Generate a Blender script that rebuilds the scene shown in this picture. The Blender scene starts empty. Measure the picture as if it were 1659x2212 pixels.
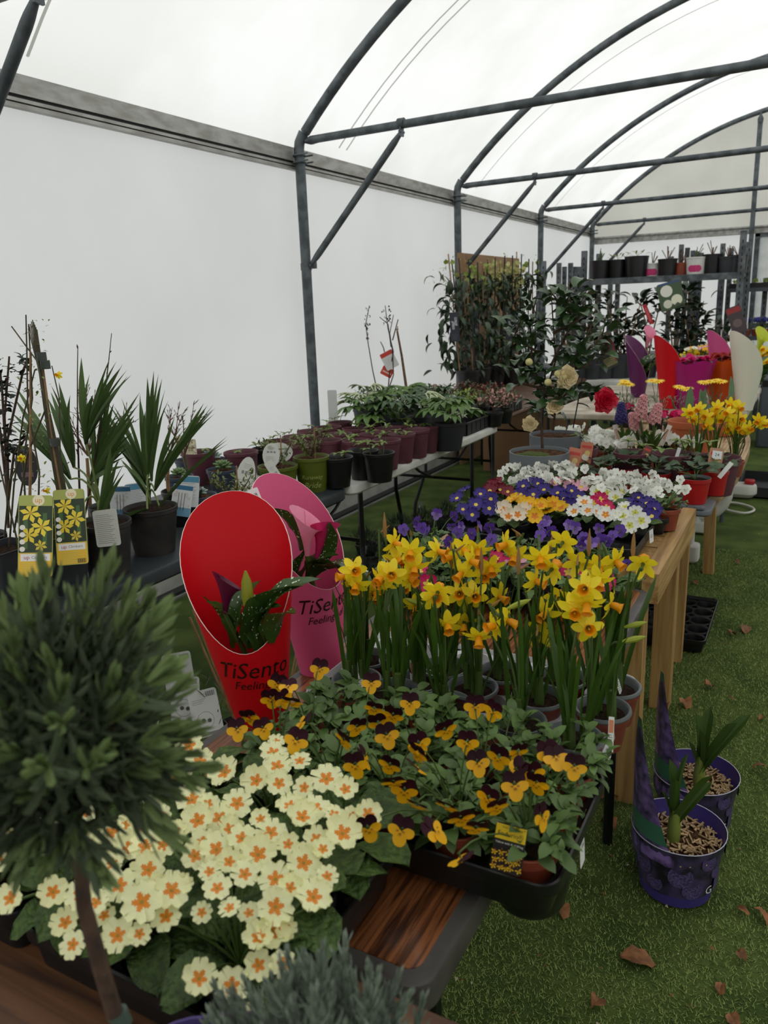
import bpy, math, random
from mathutils import Vector as V, Matrix as M
import numpy as np
R = random.Random(7)
C = bpy.context.scene.collection
sc = bpy.context.scene
PI = math.pi
# ------------------------------------------------------------------ camera
CX, CY, F, H = 829.5, 1106.0, 1690.0, 1.5
def _axes():
    d = V((1769-CX, -(624-CY), -F)).normalized()
    up = -V((1070-CX, -(7500-CY), -F)); up.normalize(); up = (up - d*up.dot(d)).normalized()
    return d.cross(up), d, up
_r, _d, _u = _axes()
W2C = M((( _r[0], _d[0], _u[0]), (_r[1], _d[1], _u[1]), (_r[2], _d[2], _u[2])))   # world -> camera
C2W = W2C.transposed()
CAM = V((0, 0, H)); SR = V(W2C[0])          # SR: the direction that runs to the right in the photograph
cd = bpy.data.cameras.new('camera'); cam = bpy.data.objects.new('camera', cd); C.objects.link(cam)
cd.sensor_fit = 'HORIZONTAL'; cd.sensor_width = 36; cd.lens = F/1659*36
cam.matrix_world = M.Translation(CAM) @ C2W.to_4x4()
cd.clip_start = .02; cd.clip_end = 200
cd.dof.use_dof = True; cd.dof.focus_distance = 1.9; cd.dof.aperture_fstop = 9.5
sc.camera = cam
# ------------------------------------------------------------------ world, exposure
w = bpy.data.worlds.new('overcast'); sc.world = w; w.use_nodes = True
bg = w.node_tree.nodes['Background']; bg.inputs[0].default_value = (1, .995, .975, 1); bg.inputs[1].default_value = 1.44
sc.view_settings.view_transform = 'Standard'; sc.view_settings.look = 'None'
sc.view_settings.gamma = 1; sc.view_settings.use_curve_mapping = False; sc.view_settings.exposure = 0.0
try:
    sc.cycles.use_denoising = True; sc.cycles.max_bounces = 6; sc.cycles.diffuse_bounces = 4
    sc.cycles.glossy_bounces = 2; sc.cycles.transmission_bounces = 4; sc.cycles.transparent_max_bounces = 6
    sc.cycles.caustics_reflective = False; sc.cycles.caustics_refractive = False
    sc.cycles.sample_clamp_indirect = 6
except Exception: pass
# ------------------------------------------------------------------ measuring helpers: where a sight line meets a plane of the place
def ray(u, v): return C2W @ V((u-CX, -(v-CY), -F))
def at(u, v, z): d = ray(u, v); return CAM + d*((z-H)/d.z)
def aty(u, v, y): d = ray(u, v); return CAM + d*(y/d.y)
def atx(u, v, x): d = ray(u, v); return CAM + d*(x/d.x)
def pix(P): q = W2C @ (P-CAM); return CX - q.x/q.z*F, CY + q.y/q.z*F
def mpp(P): return -(W2C @ (P-CAM)).z/F           # metres per pixel there
def U(a, b): return R.uniform(a, b)
# ------------------------------------------------------------------ materials
def lin(c): return tuple(((x/255+.055)/1.055)**2.4 if x/255 > .04045 else x/255/12.92 for x in c)
MC = {}
def mat(name, col, rough=.6, var=.0, scale=8, bump=0, metal=0, trans=0, col2=None, rand=0, detail=4, stretch=None, spec=.5, coat=0):
    """procedural surface: base colour, noise towards col2, bump, per-object tint, some light through it"""
    key = name
    if key in MC: return MC[key]
    m = bpy.data.materials.new(name); MC[key] = m; m.use_nodes = True
    nt = m.node_tree; N = nt.nodes; L = nt.links; p = N['Principled BSDF']
    c = lin(col); p.inputs['Base Color'].default_value = (*c, 1)
    p.inputs['Roughness'].default_value = rough; p.inputs['Metallic'].default_value = metal
    p.inputs['Specular IOR Level'].default_value = spec
    if coat: p.inputs['Coat Weight'].default_value = coat; p.inputs['Coat Roughness'].default_value = .15
    out = None
    if col2 or bump:
        tc = N.new('ShaderNodeTexCoord'); src = tc.outputs['Object']
        if stretch:
            mp = N.new('ShaderNodeMapping'); mp.inputs['Scale'].default_value = stretch
            L.new(src, mp.inputs[0]); src = mp.outputs[0]
        no = N.new('ShaderNodeTexNoise'); no.inputs['Scale'].default_value = scale; no.inputs['Detail'].default_value = detail
        L.new(src, no.inputs['Vector'])
    if col2:
        c2 = lin(col2); rp = N.new('ShaderNodeValToRGB'); L.new(no.outputs['Fac'], rp.inputs[0])
        rp.color_ramp.elements[0].position = .38; rp.color_ramp.elements[1].position = .62
        rp.color_ramp.elements[0].color = (*c, 1); rp.color_ramp.elements[1].color = (*c2, 1); out = rp.outputs[0]
    if rand:
        oi = N.new('ShaderNodeObjectInfo'); hs = N.new('ShaderNodeHueSaturation'); mr = N.new('ShaderNodeMapRange')
        mr.inputs['To Min'].default_value = 1-rand; mr.inputs['To Max'].default_value = 1+rand
        L.new(oi.outputs['Random'], mr.inputs['Value']); L.new(mr.outputs[0], hs.inputs['Value'])
        if out: L.new(out, hs.inputs['Color'])
        else: hs.inputs['Color'].default_value = (*c, 1)
        out = hs.outputs[0]
    if out: L.new(out, p.inputs['Base Color'])
    if bump:
        b = N.new('ShaderNodeBump'); b.inputs['Strength'].default_value = bump; b.inputs['Distance'].default_value = .01
        L.new(no.outputs['Fac'], b.inputs['Height']); L.new(b.outputs[0], p.inputs['Normal'])
    if trans:
        t = N.new('ShaderNodeBsdfTranslucent'); mx = N.new('ShaderNodeMixShader'); mx.inputs[0].default_value = trans
        if out: L.new(out, t.inputs[0])
        else: t.inputs[0].default_value = (*c, 1)
        L.new(p.outputs[0], mx.inputs[1]); L.new(t.outputs[0], mx.inputs[2])
        L.new(mx.outputs[0], N['Material Output'].inputs[0])
    return m
def cm(c, rough=.5): return mat('card_%02x%02x%02x' % tuple(c), c, rough)
def wood(name, a, b, scale=1, axis=1, rough=.45, bump=.15):
    """long-grained wood: wave bands stretched along one axis"""
    if name in MC: return MC[name]
    m = bpy.data.materials.new(name); MC[name] = m; m.use_nodes = True
    nt = m.node_tree; N = nt.nodes; L = nt.links; p = N['Principled BSDF']; p.inputs['Roughness'].default_value = rough
    tc = N.new('ShaderNodeTexCoord'); mp = N.new('ShaderNodeMapping')
    s = [28*scale]*3; s[axis] = 1.3*scale; mp.inputs['Scale'].default_value = s
    no = N.new('ShaderNodeTexNoise'); no.inputs['Scale'].default_value = 2.2; no.inputs['Detail'].default_value = 7; no.inputs['Distortion'].default_value = .6
    rp = N.new('ShaderNodeValToRGB'); e = rp.color_ramp.elements
    e[0].position = .36; e[1].position = .62; e[0].color = (*lin(a), 1); e[1].color = (*lin(b), 1)
    L.new(tc.outputs['Object'], mp.inputs[0]); L.new(mp.outputs[0], no.inputs['Vector']); L.new(no.outputs['Fac'], rp.inputs[0]); L.new(rp.outputs[0], p.inputs['Base Color'])
    b_ = N.new('ShaderNodeBump'); b_.inputs['Strength'].default_value = bump; b_.inputs['Distance'].default_value = .004
    L.new(no.outputs['Fac'], b_.inputs['Height']); L.new(b_.outputs[0], p.inputs['Normal'])
    return m
# ------------------------------------------------------------------ mesh builder
class MB:
    def __init__(s): s.v = []; s.f = []; s.m = []
    def add(s, vs, fs, mi=0, X=None):
        n = len(s.v); s.v += [(X @ V(a)) if X else V(a) for a in vs]; s.f += [tuple(i+n for i in f) for f in fs]
        s.m += [mi]*len(fs) if isinstance(mi, int) else list(mi); return s
    def merge(s, o, X=None, mi=None): return s.add(o.v, o.f, o.m if mi is None else mi, X)
    def box(s, x0, x1, y0, y1, z0, z1, mi=0, X=None):
        return s.add([(x, y, z) for z in (z0, z1) for y in (y0, y1) for x in (x0, x1)], [(0, 2, 3, 1), (4, 5, 7, 6), (0, 1, 5, 4), (2, 6, 7, 3), (0, 4, 6, 2), (1, 3, 7, 5)], mi, X)
    def beam(s, p, q, w, d, mi=0, up=V((0, 1, 0))):
        p = V(p); q = V(q); z = (q-p).normalized(); x = up.cross(z); x = x.normalized() if x.length > 1e-4 else V((1, 0, 0)); y = z.cross(x)
        X = M.Translation(p) @ M((x, y, z)).transposed().to_4x4(); return s.box(-w/2, w/2, -d/2, d/2, 0, (q-p).length, mi, X)
    def tube(s, pts, r, n=8, mi=0, cap=True):
        pts = [V(p) for p in pts]; k = len(pts); rr = r if isinstance(r, (list, tuple)) else [r]*k; vs = []; fs = []; px = None
        for i, p in enumerate(pts):
            t = (pts[min(i+1, k-1)] - pts[max(i-1, 0)]); t = t.normalized() if t.length > 1e-9 else V((0, 0, 1))
            x = (px - t*px.dot(t)) if px else t.orthogonal(); x = x.normalized() if x.length > 1e-6 else t.orthogonal().normalized(); px = x; y = t.cross(x)
            vs += [p + (x*math.cos(2*PI*j/n) + y*math.sin(2*PI*j/n))*rr[i] for j in range(n)]
        for i in range(k-1):
            for j in range(n): a = i*n+j; b = i*n+(j+1) % n; fs.append((a, b, b+n, a+n))
        if cap: fs.append(tuple(range(n))[::-1]); fs.append(tuple((k-1)*n+j for j in range(n)))
        return s.add(vs, fs, mi)
    def lathe(s, prof, n=24, mi=0, X=None, sx=1, sy=1):
        vs = []; fs = []; ms = []
        for r, z in prof: vs += [(r*math.cos(2*PI*j/n)*sx, r*math.sin(2*PI*j/n)*sy, z) for j in range(n)]
        for i in range(len(prof)-1):
            for j in range(n): a = i*n+j; b = i*n+(j+1) % n; fs.append((a, b, b+n, a+n)); ms.append(mi if isinstance(mi, int) else mi[i])
        return s.add(vs, fs, ms, X)
    def disc(s, r, z=0, n=16, mi=0, X=None, sx=1, sy=1): return s.add([(r*math.cos(2*PI*j/n)*sx, r*math.sin(2*PI*j/n)*sy, z) for j in range(n)], [tuple(range(n))], mi, X)
    def slab(s, x0, x1, y0, y1, z0, z1, r=.03, b=.006, mi=0, k=6):
        def ring(ins, z):
            o = []; rr = max(r-ins, .0005)
            for cx, cy, a0 in ((x1-r, y1-r, 0), (x0+r, y1-r, PI/2), (x0+r, y0+r, PI), (x1-r, y0+r, 1.5*PI)):
                o += [(cx + rr*math.cos(a0+PI/2*i/k), cy + rr*math.sin(a0+PI/2*i/k), z) for i in range(k+1)]
            return o
        rg = [ring(b, z0), ring(0, z0+b), ring(0, z1-b), ring(b*.3, z1-b*.3), ring(b, z1)]; n = len(rg[0]); vs = sum(rg, []); fs = []
        for i in range(4):
            for j in range(n): a = i*n+j; c = i*n+(j+1) % n; fs.append((a, c, c+n, a+n))
        fs.append(tuple(range(n))[::-1]); fs.append(tuple(4*n+j for j in range(n))); return s.add(vs, fs, mi)
    def mesh(s, name, mats, smooth=True):
        me = bpy.data.meshes.new(name); me.from_pydata([tuple(v) for v in s.v], [], s.f)
        for m in (mats if isinstance(mats, (list, tuple)) else [mats]): me.materials.append(m)
        me.polygons.foreach_set('material_index', s.m)
        if smooth: me.polygons.foreach_set('use_smooth', [True]*len(s.f)); me.set_sharp_from_angle(angle=math.radians(38))
        me.update(); return me
    def build(s, name, mats, parent=None, loc=None, smooth=True, **k):
        return ob(name, s.mesh(name, mats, smooth), parent, M.Translation(loc) if loc else None, **k)
def ob(name, me, parent=None, X=None, kind=None, label=None, cat=None, group=None):
    o = bpy.data.objects.new(name, me); C.objects.link(o)
    if parent: o.parent = parent
    if X is not None: o.matrix_local = X
    if kind: o['kind'] = kind
    if label: o['label'] = label
    if cat: o['category'] = cat
    if group: o['group'] = group
    return o
def thing(name, label, cat, loc=(0, 0, 0), group=None, rz=0):
    o = ob(name, None, None, None, None, label, cat, group); o.location = loc; o.rotation_euler = (0, 0, rz); o.empty_display_size = .05; return o
# ------------------------------------------------------------------ orientation
Z = V((0, 0, 1))
def aim(pos, y, roll=0, s=1.0):                      # local Y along y, local Z near up
    y = V(y).normalized(); x = y.cross(Z); x = x.normalized() if x.length > 1e-3 else V((1, 0, 0)); z = x.cross(y)
    return M.Translation(pos) @ M((x, y, z)).transposed().to_4x4() @ M.Rotation(roll, 4, 'Y') @ M.Scale(s, 4)
def face(pos, n, spin=0, s=1.0):                     # local Z along n, local Y near up
    n = V(n).normalized(); x = Z.cross(n); x = x.normalized() if x.length > 1e-3 else V((1, 0, 0)); y = n.cross(x)
    return M.Translation(pos) @ M((x, y, n)).transposed().to_4x4() @ M.Rotation(spin, 4, 'Z') @ M.Scale(s, 4)
def dirv(az, el): return V((math.cos(az)*math.cos(el), math.sin(az)*math.cos(el), math.sin(el)))
def rnd(s=1): return V((R.gauss(0, s), R.gauss(0, s), R.gauss(0, s)))
def tocam(p): return (CAM-V(p)).normalized()
def bez(a, b, c, n=6): a, b, c = V(a), V(b), V(c); return [a*(1-t)**2 + b*2*t*(1-t) + c*t*t for t in [i/n for i in range(n+1)]]
# ------------------------------------------------------------------ leaf and petal shapes (local: base at origin, length along +Y)
def leaf(L, W, prof=lambda t: math.sin(PI*t**.8)**.8, arch=.5, fold=.25, nl=6, nw=1, wave=0, mi=0, edge=None, tip=0, th=0):
    g = MB(); vs = []; y = z = 0; a = arch*.3
    for i in range(nl+1):
        t = i/nl; wd = W/2*max(prof(min(max(t, .0), 1)), .02 if i else .08)
        if i == nl: wd = W*.01
        for j in range(-nw, nw+1):
            u = j/nw; vs.append((u*wd, y, z + abs(u)*wd*fold + wave*W*math.sin(t*17+j*2)*abs(u)))
        y += L/nl*math.cos(a); z += L/nl*math.sin(a); a -= arch*1.3/nl + tip*t/nl
    n = 2*nw+1; fs = []; ms = []
    for i in range(nl):
        for j in range(n-1): k = i*n+j; fs.append((k, k+1, k+n+1, k+n)); ms.append(edge if edge is not None and j in (0, n-2) else mi)
    return g.add(vs, fs, ms)
lance = lambda t: math.sin(PI*min(1, t*.9+.1))**.9
oval = lambda t: math.sin(PI*t**.85)**.6
strap = lambda t: (min(1, .75+t) if t < .8 else math.sqrt(max(0, 1-((t-.8)/.2)**2)))
spoon = lambda t: (.18 if t < .3 else math.sin(PI*(.12+.88*(t-.3)/.7))**.6)
def text_geo(s, size, shear=0, spacing=1):
    cu = bpy.data.curves.new('t', 'FONT'); cu.body = s; cu.size = size; cu.align_x = 'CENTER'; cu.align_y = 'CENTER'; cu.shear = shear; cu.resolution_u = 2; cu.space_character = spacing
    o = bpy.data.objects.new('t', cu); C.objects.link(o); bpy.context.view_layer.update()
    me = bpy.data.meshes.new_from_object(o.evaluated_get(bpy.context.evaluated_depsgraph_get()))
    g = MB().add([v.co.copy() for v in me.vertices], [tuple(p.vertices) for p in me.polygons])
    bpy.data.objects.remove(o); bpy.data.curves.remove(cu); bpy.data.meshes.remove(me); return g
def card(name, w, h, base, els, pos, n, tilt=0, label=None, cat='label', parent=None, group=None, shape='rect', spin=0, sc_=1.0):
    """printed plastic or paper card: local X width, Y height (0 at the bottom), front +Z"""
    g = MB(); mats = [cm(base, .4)]; idx = {tuple(base): 0}
    if shape == 'rect': g.slab(-w/2, w/2, 0, h, -.0008, 0, min(w, h)*.1, .0002, 0, 3)
    else: g.add([(w/2*math.cos(a)*1.0, h/2+h/2*math.sin(a), 0) for a in [2*PI*i/20 for i in range(20)]], [tuple(range(20))], 0)
    def I(c):
        c = tuple(c)
        if c not in idx: idx[c] = len(mats); mats.append(cm(c, .4))
        return idx[c]
    zz = .0003
    for e in els:
        k = e[0]; zz += .00012
        if k == 'r': g.add([(e[1], e[3], zz), (e[2], e[3], zz), (e[2], e[4], zz), (e[1], e[4], zz)], [(0, 1, 2, 3)], I(e[5]))
        elif k == 'c': g.add([(e[1]+e[3]*math.cos(a), e[2]+e[3]*math.sin(a), zz) for a in [2*PI*i/14 for i in range(14)]], [tuple(range(14))], I(e[4]))
        elif k == 'f':
            for q in range(e[5]):
                a = 2*PI*q/e[5]+e[2]*90; ax = V((math.cos(a), math.sin(a), 0)); bx = V((-ax.y, ax.x, 0)); o = V((e[1], e[2], zz))
                g.add([o, o+ax*e[3]*.6+bx*e[3]*.24, o+ax*e[3], o+ax*e[3]*.6-bx*e[3]*.24], [(0, 3, 2, 1)], I(e[4]))
        elif k == 't': g.merge(text_geo(e[1], e[4], e[6] if len(e) > 6 else 0), M.Translation((e[2], e[3], zz)), I(e[5]))
        elif k == 'l':
            for q in range(e[6]):
                y = e[3]+(e[4]-e[3])*q/max(1, e[6]-1); ww = (e[2]-e[1])*(.7+.3*((q*7) % 5)/5); g.add([(e[1], y, zz), (e[1]+ww, y, zz), (e[1]+ww, y+.0009, zz), (e[1], y+.0009, zz)], [(0, 1, 2, 3)], I(e[5]))
        elif k == 'b':
            for q in range(14):
                x = e[1]+(e[2]-e[1])*q/14; g.add([(x, e[3], zz), (x+(e[2]-e[1])/14*(.3+.4*((q*5) % 3)/2), e[3], zz), (x+(e[2]-e[1])/14*(.3+.4*((q*5) % 3)/2), e[4], zz), (x, e[4], zz)], [(0, 1, 2, 3)], I((20, 20, 20)))
    X = face(V(pos), n, spin, sc_)
    if parent is None: return ob(name, g.mesh(name, mats, False), None, X, None, label, cat, group)
    return ob(name, g.mesh(name, mats, False), parent, M.Translation(-parent.location) @ X)
# ================================================================== the polytunnel
m_sheet = mat('polythene_sheet', (236, 238, 238), .45, col2=(226, 228, 226), scale=1.2, bump=.05, trans=.86)
m_wall = mat('white_wall_sheet', (232, 234, 236), .55, col2=(226, 228, 230), scale=.9, bump=.04, trans=.72)
m_gable = mat('gable_sheet', (214, 214, 208), .5, col2=(204, 204, 198), scale=1.5, bump=.06, trans=.7)
m_galv = mat('galvanised_steel', (98, 104, 108), .5, col2=(70, 76, 80), scale=14, metal=.45, bump=.06)
m_alu = mat('weathered_aluminium', (176, 176, 172), .5, col2=(148, 146, 140), scale=7, metal=.35, bump=.08, stretch=(3, 1, 3), detail=9)
m_alud = mat('dark_groove', (40, 42, 42), .8)
m_turf = mat('artificial_grass', (84, 98, 50), .95, col2=(62, 78, 38), scale=5, bump=.4, detail=10, spec=.1)
m_blade = mat('grass_blade', (140, 158, 88), .7, rand=.0, spec=.2)
m_blade2 = mat('grass_blade_dark', (78, 96, 44), .8, spec=.2)
m_black = mat('black_plastic', (17, 18, 19), .38, spec=.5)
m_blacks = mat('black_steel', (12, 13, 14), .35)
m_white = mat('white_plastic', (214, 214, 208), .45, col2=(190, 190, 182), scale=6)
g = MB().add([(-3.4, -3, 0), (3.4, -3, 0), (3.4, 12.3, 0), (-3.4, 12.3, 0)], [(0, 1, 2, 3)])
floor = g.build('floor', m_turf, kind='structure')
gr = MB().add([(-40, -40, -.03), (40, -40, -.03), (40, 50, -.03), (-40, 50, -.03)], [(0, 1, 2, 3)])
gr.build('ground', mat('outside_gravel', (120, 118, 108), .9, col2=(80, 90, 60), scale=.5), kind='structure')
# turf pile: short curly blades, where they are near enough to tell
rs = np.random.RandomState(3); n = 240000
yy = .72 + 4.2*rs.rand(n)**1.5; xx = -.75 + 1.85*rs.rand(n)**1.25
a = rs.rand(n)*2*np.pi; ln = .005+.006*rs.rand(n); hh = .003+.007*rs.rand(n); wd = .0011
b0 = np.stack([xx, yy, np.zeros(n)+.001], 1); sd = np.stack([-np.sin(a), np.cos(a), 0*a], 1)*wd
tp = b0 + np.stack([np.cos(a)*ln, np.sin(a)*ln, hh], 1)
co = np.stack([b0-sd, b0+sd, tp], 1).reshape(-1, 3).astype(np.float32)
me = bpy.data.meshes.new('turf_pile'); me.vertices.add(3*n); me.vertices.foreach_set('co', co.ravel()); me.loops.add(3*n)
me.loops.foreach_set('vertex_index', np.arange(3*n, dtype=np.int32)); me.polygons.add(n); me.polygons.foreach_set('loop_start', np.arange(0, 3*n, 3, dtype=np.int32))
me.materials.append(m_blade); me.materials.append(m_blade2); me.polygons.foreach_set('material_index', (rs.rand(n) < .45).astype(np.int32)); me.update(); me.validate()
ob('turf_pile', me, None, None, 'stuff', 'short curly blades of the green artificial grass', 'grass')
# side walls, roof, gables
RA, ZC, XW = 4.06, -.2, 3.03
def arcx(t): a = -math.asin(2.98/RA) + 2*math.asin(2.98/RA)*t; return RA*math.sin(a), ZC+RA*math.cos(a)
for sx, nm in ((-1, 'wall_left'), (1, 'wall_right')):
    MB().add([(sx*XW, -3, .14), (sx*XW, 12.1, .14), (sx*XW, 12.1, 2.4), (sx*XW, -3, 2.4)], [(0, 1, 2, 3)] if sx > 0 else [(3, 2, 1, 0)]).build(nm, m_wall, kind='structure')
    t1 = MB(); t1.box(*sorted((sx*3.0, sx*3.025)), -3, 12.1, 2.402, 2.482); t1.box(*sorted((sx*3.012, sx*3.025)), -3, 12.1, 2.384, 2.402, 1)
    t1.box(*sorted((sx*2.995, sx*3.025)), -3, 12.1, 2.372, 2.386); t1.box(*sorted((sx*3.012, sx*3.025)), -3, 12.1, 2.364, 2.372, 1); t1.box(*sorted((sx*2.99, sx*3.025)), -3, 12.1, 2.348, 2.364)
    t1.build('trim_1' if sx < 0 else 'trim_2', [m_alu, m_alud], kind='structure')
    bb = MB(); bb.box(*sorted((sx*2.99, sx*3.03)), -3, 12.1, .03, .2); bb.box(*sorted((sx*2.93, sx*3.03)), -3, 12.1, 0, .03, 1); bb.box(*sorted((sx*2.915, sx*2.93)), -3, 12.1, 0, .012, 2)
    bb.build('baseboard_left' if sx < 0 else 'baseboard_right', [m_white, m_alud, m_alu], kind='structure')
g = MB(); vs = []; fs = []; NA = 40; NY = 31
for j in range(NY):
    for i in range(-1, NA+2):
        x, z = arcx(min(1, max(0, i/NA))) if 0 <= i <= NA else (math.copysign(3.022, i-1), 2.475); y = -3+15.1*j/(NY-1); vs.append((x, y, z + .006*math.sin(i*1.7+j*2.3)))
for j in range(NY-1):
    for i in range(NA+2): k = j*(NA+3)+i; fs.append((k, k+NA+3, k+NA+4, k+1))
g.add(vs, fs).build('ceiling', m_sheet, kind='structure')
m_seam = mat('sheet_seam', (196, 198, 192), .5, trans=.6)
for q, y in enumerate((2.5, 4.98, 5.08, 7.5, 10.0)):
    g = MB(); pts = [arcx(i/NA) for i in range(NA+1)]; vs = []
    for x, z in pts: vs += [(x*.998, y, z-.008), (x*.998, y+.008, z-.011), (x*.998, y+.016, z-.008)]
    g.add(vs, [(3*i+k, 3*i+k+1, 3*i+k+4, 3*i+k+3) for i in range(NA) for k in (0, 1)]).build('trim_%d' % (3+q), m_seam, kind='structure')
def gable(y, nm, door):
    g = MB(); top = [(x, y, z) for x, z in [arcx(i/NA) for i in range(NA+1)]]; n = len(top)
    g.add(top + [(3.03, y, 2.33), (-3.03, y, 2.33)], [tuple(range(n+2))], 0)
    g.add([(-3.03, y, 0), (-.8 if door else 3.03, y, 0), (-.8 if door else 3.03, y, 2.33), (-3.03, y, 2.33)], [(0, 1, 2, 3)], 1)
    if door: g.add([(1.1, y, 0), (3.03, y, 0), (3.03, y, 2.33), (1.1, y, 2.33)], [(0, 1, 2, 3)], 1)
    return g.build(nm, [m_gable, m_wall], kind='structure', smooth=False)
gable(12.08, 'wall_back', True); gable(-2.98, 'wall_front', False)
rl = MB(); rl.tube([(-3, 12.03, 2.325), (3, 12.03, 2.325)], .016); rl.tube([(-3, 12.03, 2.25), (3, 12.03, 2.25)], .012); rl.box(-3, 3, 12.04, 12.07, 2.26, 2.31)
rl.build('trim_8', m_alu, kind='structure')
# ribbed polycarbonate door in the far end wall
m_poly = mat('twinwall_polycarbonate', (196, 200, 200), .3, trans=.55)
d = ob('door_1', None, kind='structure'); d.location = (.15, 12.07, 0)
g = MB(); nn = 60
vs = []
for i in range(nn+1): z = .05+2.15*i/nn; vs += [(-.92, .012*math.sin(i*1.3), z), (.92, .012*math.sin(i*1.3), z)]
g.add(vs, [(2*i, 2*i+1, 2*i+3, 2*i+2) for i in range(nn)]).build('panel', m_poly, d)
g = MB(); g.box(-.96, -.9, -.03, .03, 0, 2.25); g.box(.9, .96, -.03, .03, 0, 2.25); g.box(-.96, .96, -.03, .03, 2.2, 2.26); g.box(-.9, .9, -.025, .02, 1.02, 1.08); g.build('frame', m_galv, d)
# hoops of galvanised tube
ordn = ['galvanised roof hoop behind the viewpoint', 'galvanised roof hoop at the upper left corner', 'galvanised roof hoop with post rising behind the plum pots', 'galvanised roof hoop rising through the white-flowered climber', 'galvanised roof hoop between the climber and the far shelving', 'galvanised roof hoop against the far end wall']
RH = 4.0
def hoop(y, k):
    t = thing('hoop_frame', ordn[k] + ', with tie bar and braces', 'frame', (0, y, 0), 'roof hoops of the tunnel')
    for sx in (-1, 1):
        MB().tube([(sx*2.95, 0, 0), (sx*2.95, 0, 2.4), (sx*2.952, 0, 2.46), (sx*2.945, 0, 2.5), (sx*2.91, 0, 2.555)], .033, 12).build('post', m_galv, t)
        g = MB()
        for z in (2.385, 2.425):
            g.tube([(sx*2.95+.04*math.cos(a), .04*math.sin(a), z) for a in [2*PI*i/12 for i in range(13)]], .005, 5); g.tube([(sx*2.97, -.045, z), (sx*2.86, -.045, z+.003)], .005, 5); g.tube([(sx*3.0, .045, z), (sx*2.88, .045, z+.003)], .005, 5)
        g.build('clamp', m_galv, t)
        bx = sx*2.23
        br = MB(); p = V((sx*2.915, 0, 1.765)); q = V((bx, 0, 2.475)); dd = (q-p).normalized()
        br.tube([p, p+dd*.07, p+dd*.1, q-dd*.1, q-dd*.07, q], [.012, .02, .0215, .0215, .02, .012], 10); br.build('brace', m_galv, t)
        g = MB(); g.lathe([(.036, -.022), (.0365, .022)], 14, 0, M.Translation((sx*2.95, 0, 1.76))); g.box(*sorted((sx*2.87, sx*2.93)), -.006, .006, 1.745, 1.785); g.tube([(sx*2.9, -.03, 1.765), (sx*2.9, .03, 1.765)], .008, 6)
        g.build('post_bracket', m_galv, t); g = MB()
        g.tube([(bx-.02, 0, 2.52), (bx+.02, 0, 2.52)], .029, 12); g.box(bx-.006, bx+.006, -.02, .02, 2.45, 2.52); g.tube([(bx, -.03, 2.475), (bx, .03, 2.475)], .008, 6); g.build('bar_bracket', m_galv, t)
    g = MB(); a0 = math.asin(2.9/RH); g.tube([(RH*math.sin(a), 0, ZC+RH*math.cos(a)) for a in [-a0+2*a0*i/48 for i in range(49)]], .031, 12)
    for sx in (-1, 1): a = sx*(a0-.07); g.tube([(RH*math.sin(a), -.035, ZC+RH*math.cos(a)), (RH*math.sin(a), .035, ZC+RH*math.cos(a))], .006, 6)
    g.build('arch', m_galv, t)
    MB().tube([(-2.9, 0, 2.505), (-2.86, 0, 2.505), (-2.81, 0, 2.508), (0, 0, 2.535), (2.81, 0, 2.508), (2.86, 0, 2.505), (2.9, 0, 2.505)], [.014, .026, .024, .024, .024, .026, .014], 10).build('tie_bar', m_galv, t)
    return t
for k, y in enumerate((-.55, 1.95, 4.46, 6.99, 9.49, 11.95)): hoop(y, k)
for x, l in ((-.85, 'galvanised gable post left of the ribbed door'), (1.15, 'galvanised gable post right of the ribbed door')):
    t = thing('gable_post', l, 'post', (x, 11.95, 0)); zt = ZC+math.sqrt(RH*RH-x*x)-.03
    MB().tube([(0, .0, 0), (0, 0, zt-.12), (0, 0, zt-.05), (0, 0, zt)], [.03, .03, .036, .012], 10).build('post', m_galv, t)
    MB().box(-.012, .012, -.05, .05, zt-.1, zt+.02).build('bracket', m_galv, t)
# ================================================================== tables
m_grey = mat('grey_table_edge', (84, 80, 76), .5, col2=(64, 60, 57), scale=10, bump=.05)
m_teak = wood('teak_print', (62, 32, 16), (150, 92, 54), 2.2, 1, .3, .03)
m_oak = wood('planed_softwood', (150, 112, 62), (186, 148, 92), .8, 2, .55)
m_oaky = wood('planed_softwood_along', (142, 104, 58), (190, 152, 96), .8, 1, .5)
m_slat = wood('weathered_slats', (112, 84, 54), (176, 150, 110), 1, 1, .7)
m_brown = wood('brown_board', (70, 48, 34), (96, 66, 46), 1, 0, .5)
t = thing('folding_table', 'brown wood-print folding table with grey rounded rim under the primulas and daffodils', 'table', (-.64, .66, 0))
T = MB(); T.slab(-.31, .31, 0, 1.45, .672, .72, .035, .008); T.build('tabletop', m_grey, t)
MB().slab(-.287, .287, .024, 1.426, .7195, .7212, .02, .0004).build('wood_print', m_teak, t)
for x in (-.25, .25):
    for y in (.14, 1.3): MB().tube([(x, y, 0), (x, y, .672)], .014, 8).build('leg', m_blacks, t)
for y in (.14, 1.3): MB().tube([(-.25, y, .25), (.25, y, .25)], .01, 8).build('stretcher', m_blacks, t)
# timber bench
t = thing('timber_bench', 'yellow softwood bench of thick beams behind the brown table', 'bench', (-.315, 2.13, 0))
MB().box(-.045, 0, 0, .76, .672, .76).build('beam', m_oaky, t)
MB().box(-.70, -.655, 0, .76, .672, .76).build('beam', m_oaky, t)
for i in range(6): MB().box(-.6545, -.0455, .004+i*.127, .004+i*.127+.118, .735, .757).build('plank', m_oak, t)
for x in (-.075, -.62):
    for y in (.035, .665): MB().box(x-.035, x+.035, y, y+.07, 0, .733 if x < -.1 else .672).build('leg', m_oak, t)
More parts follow.
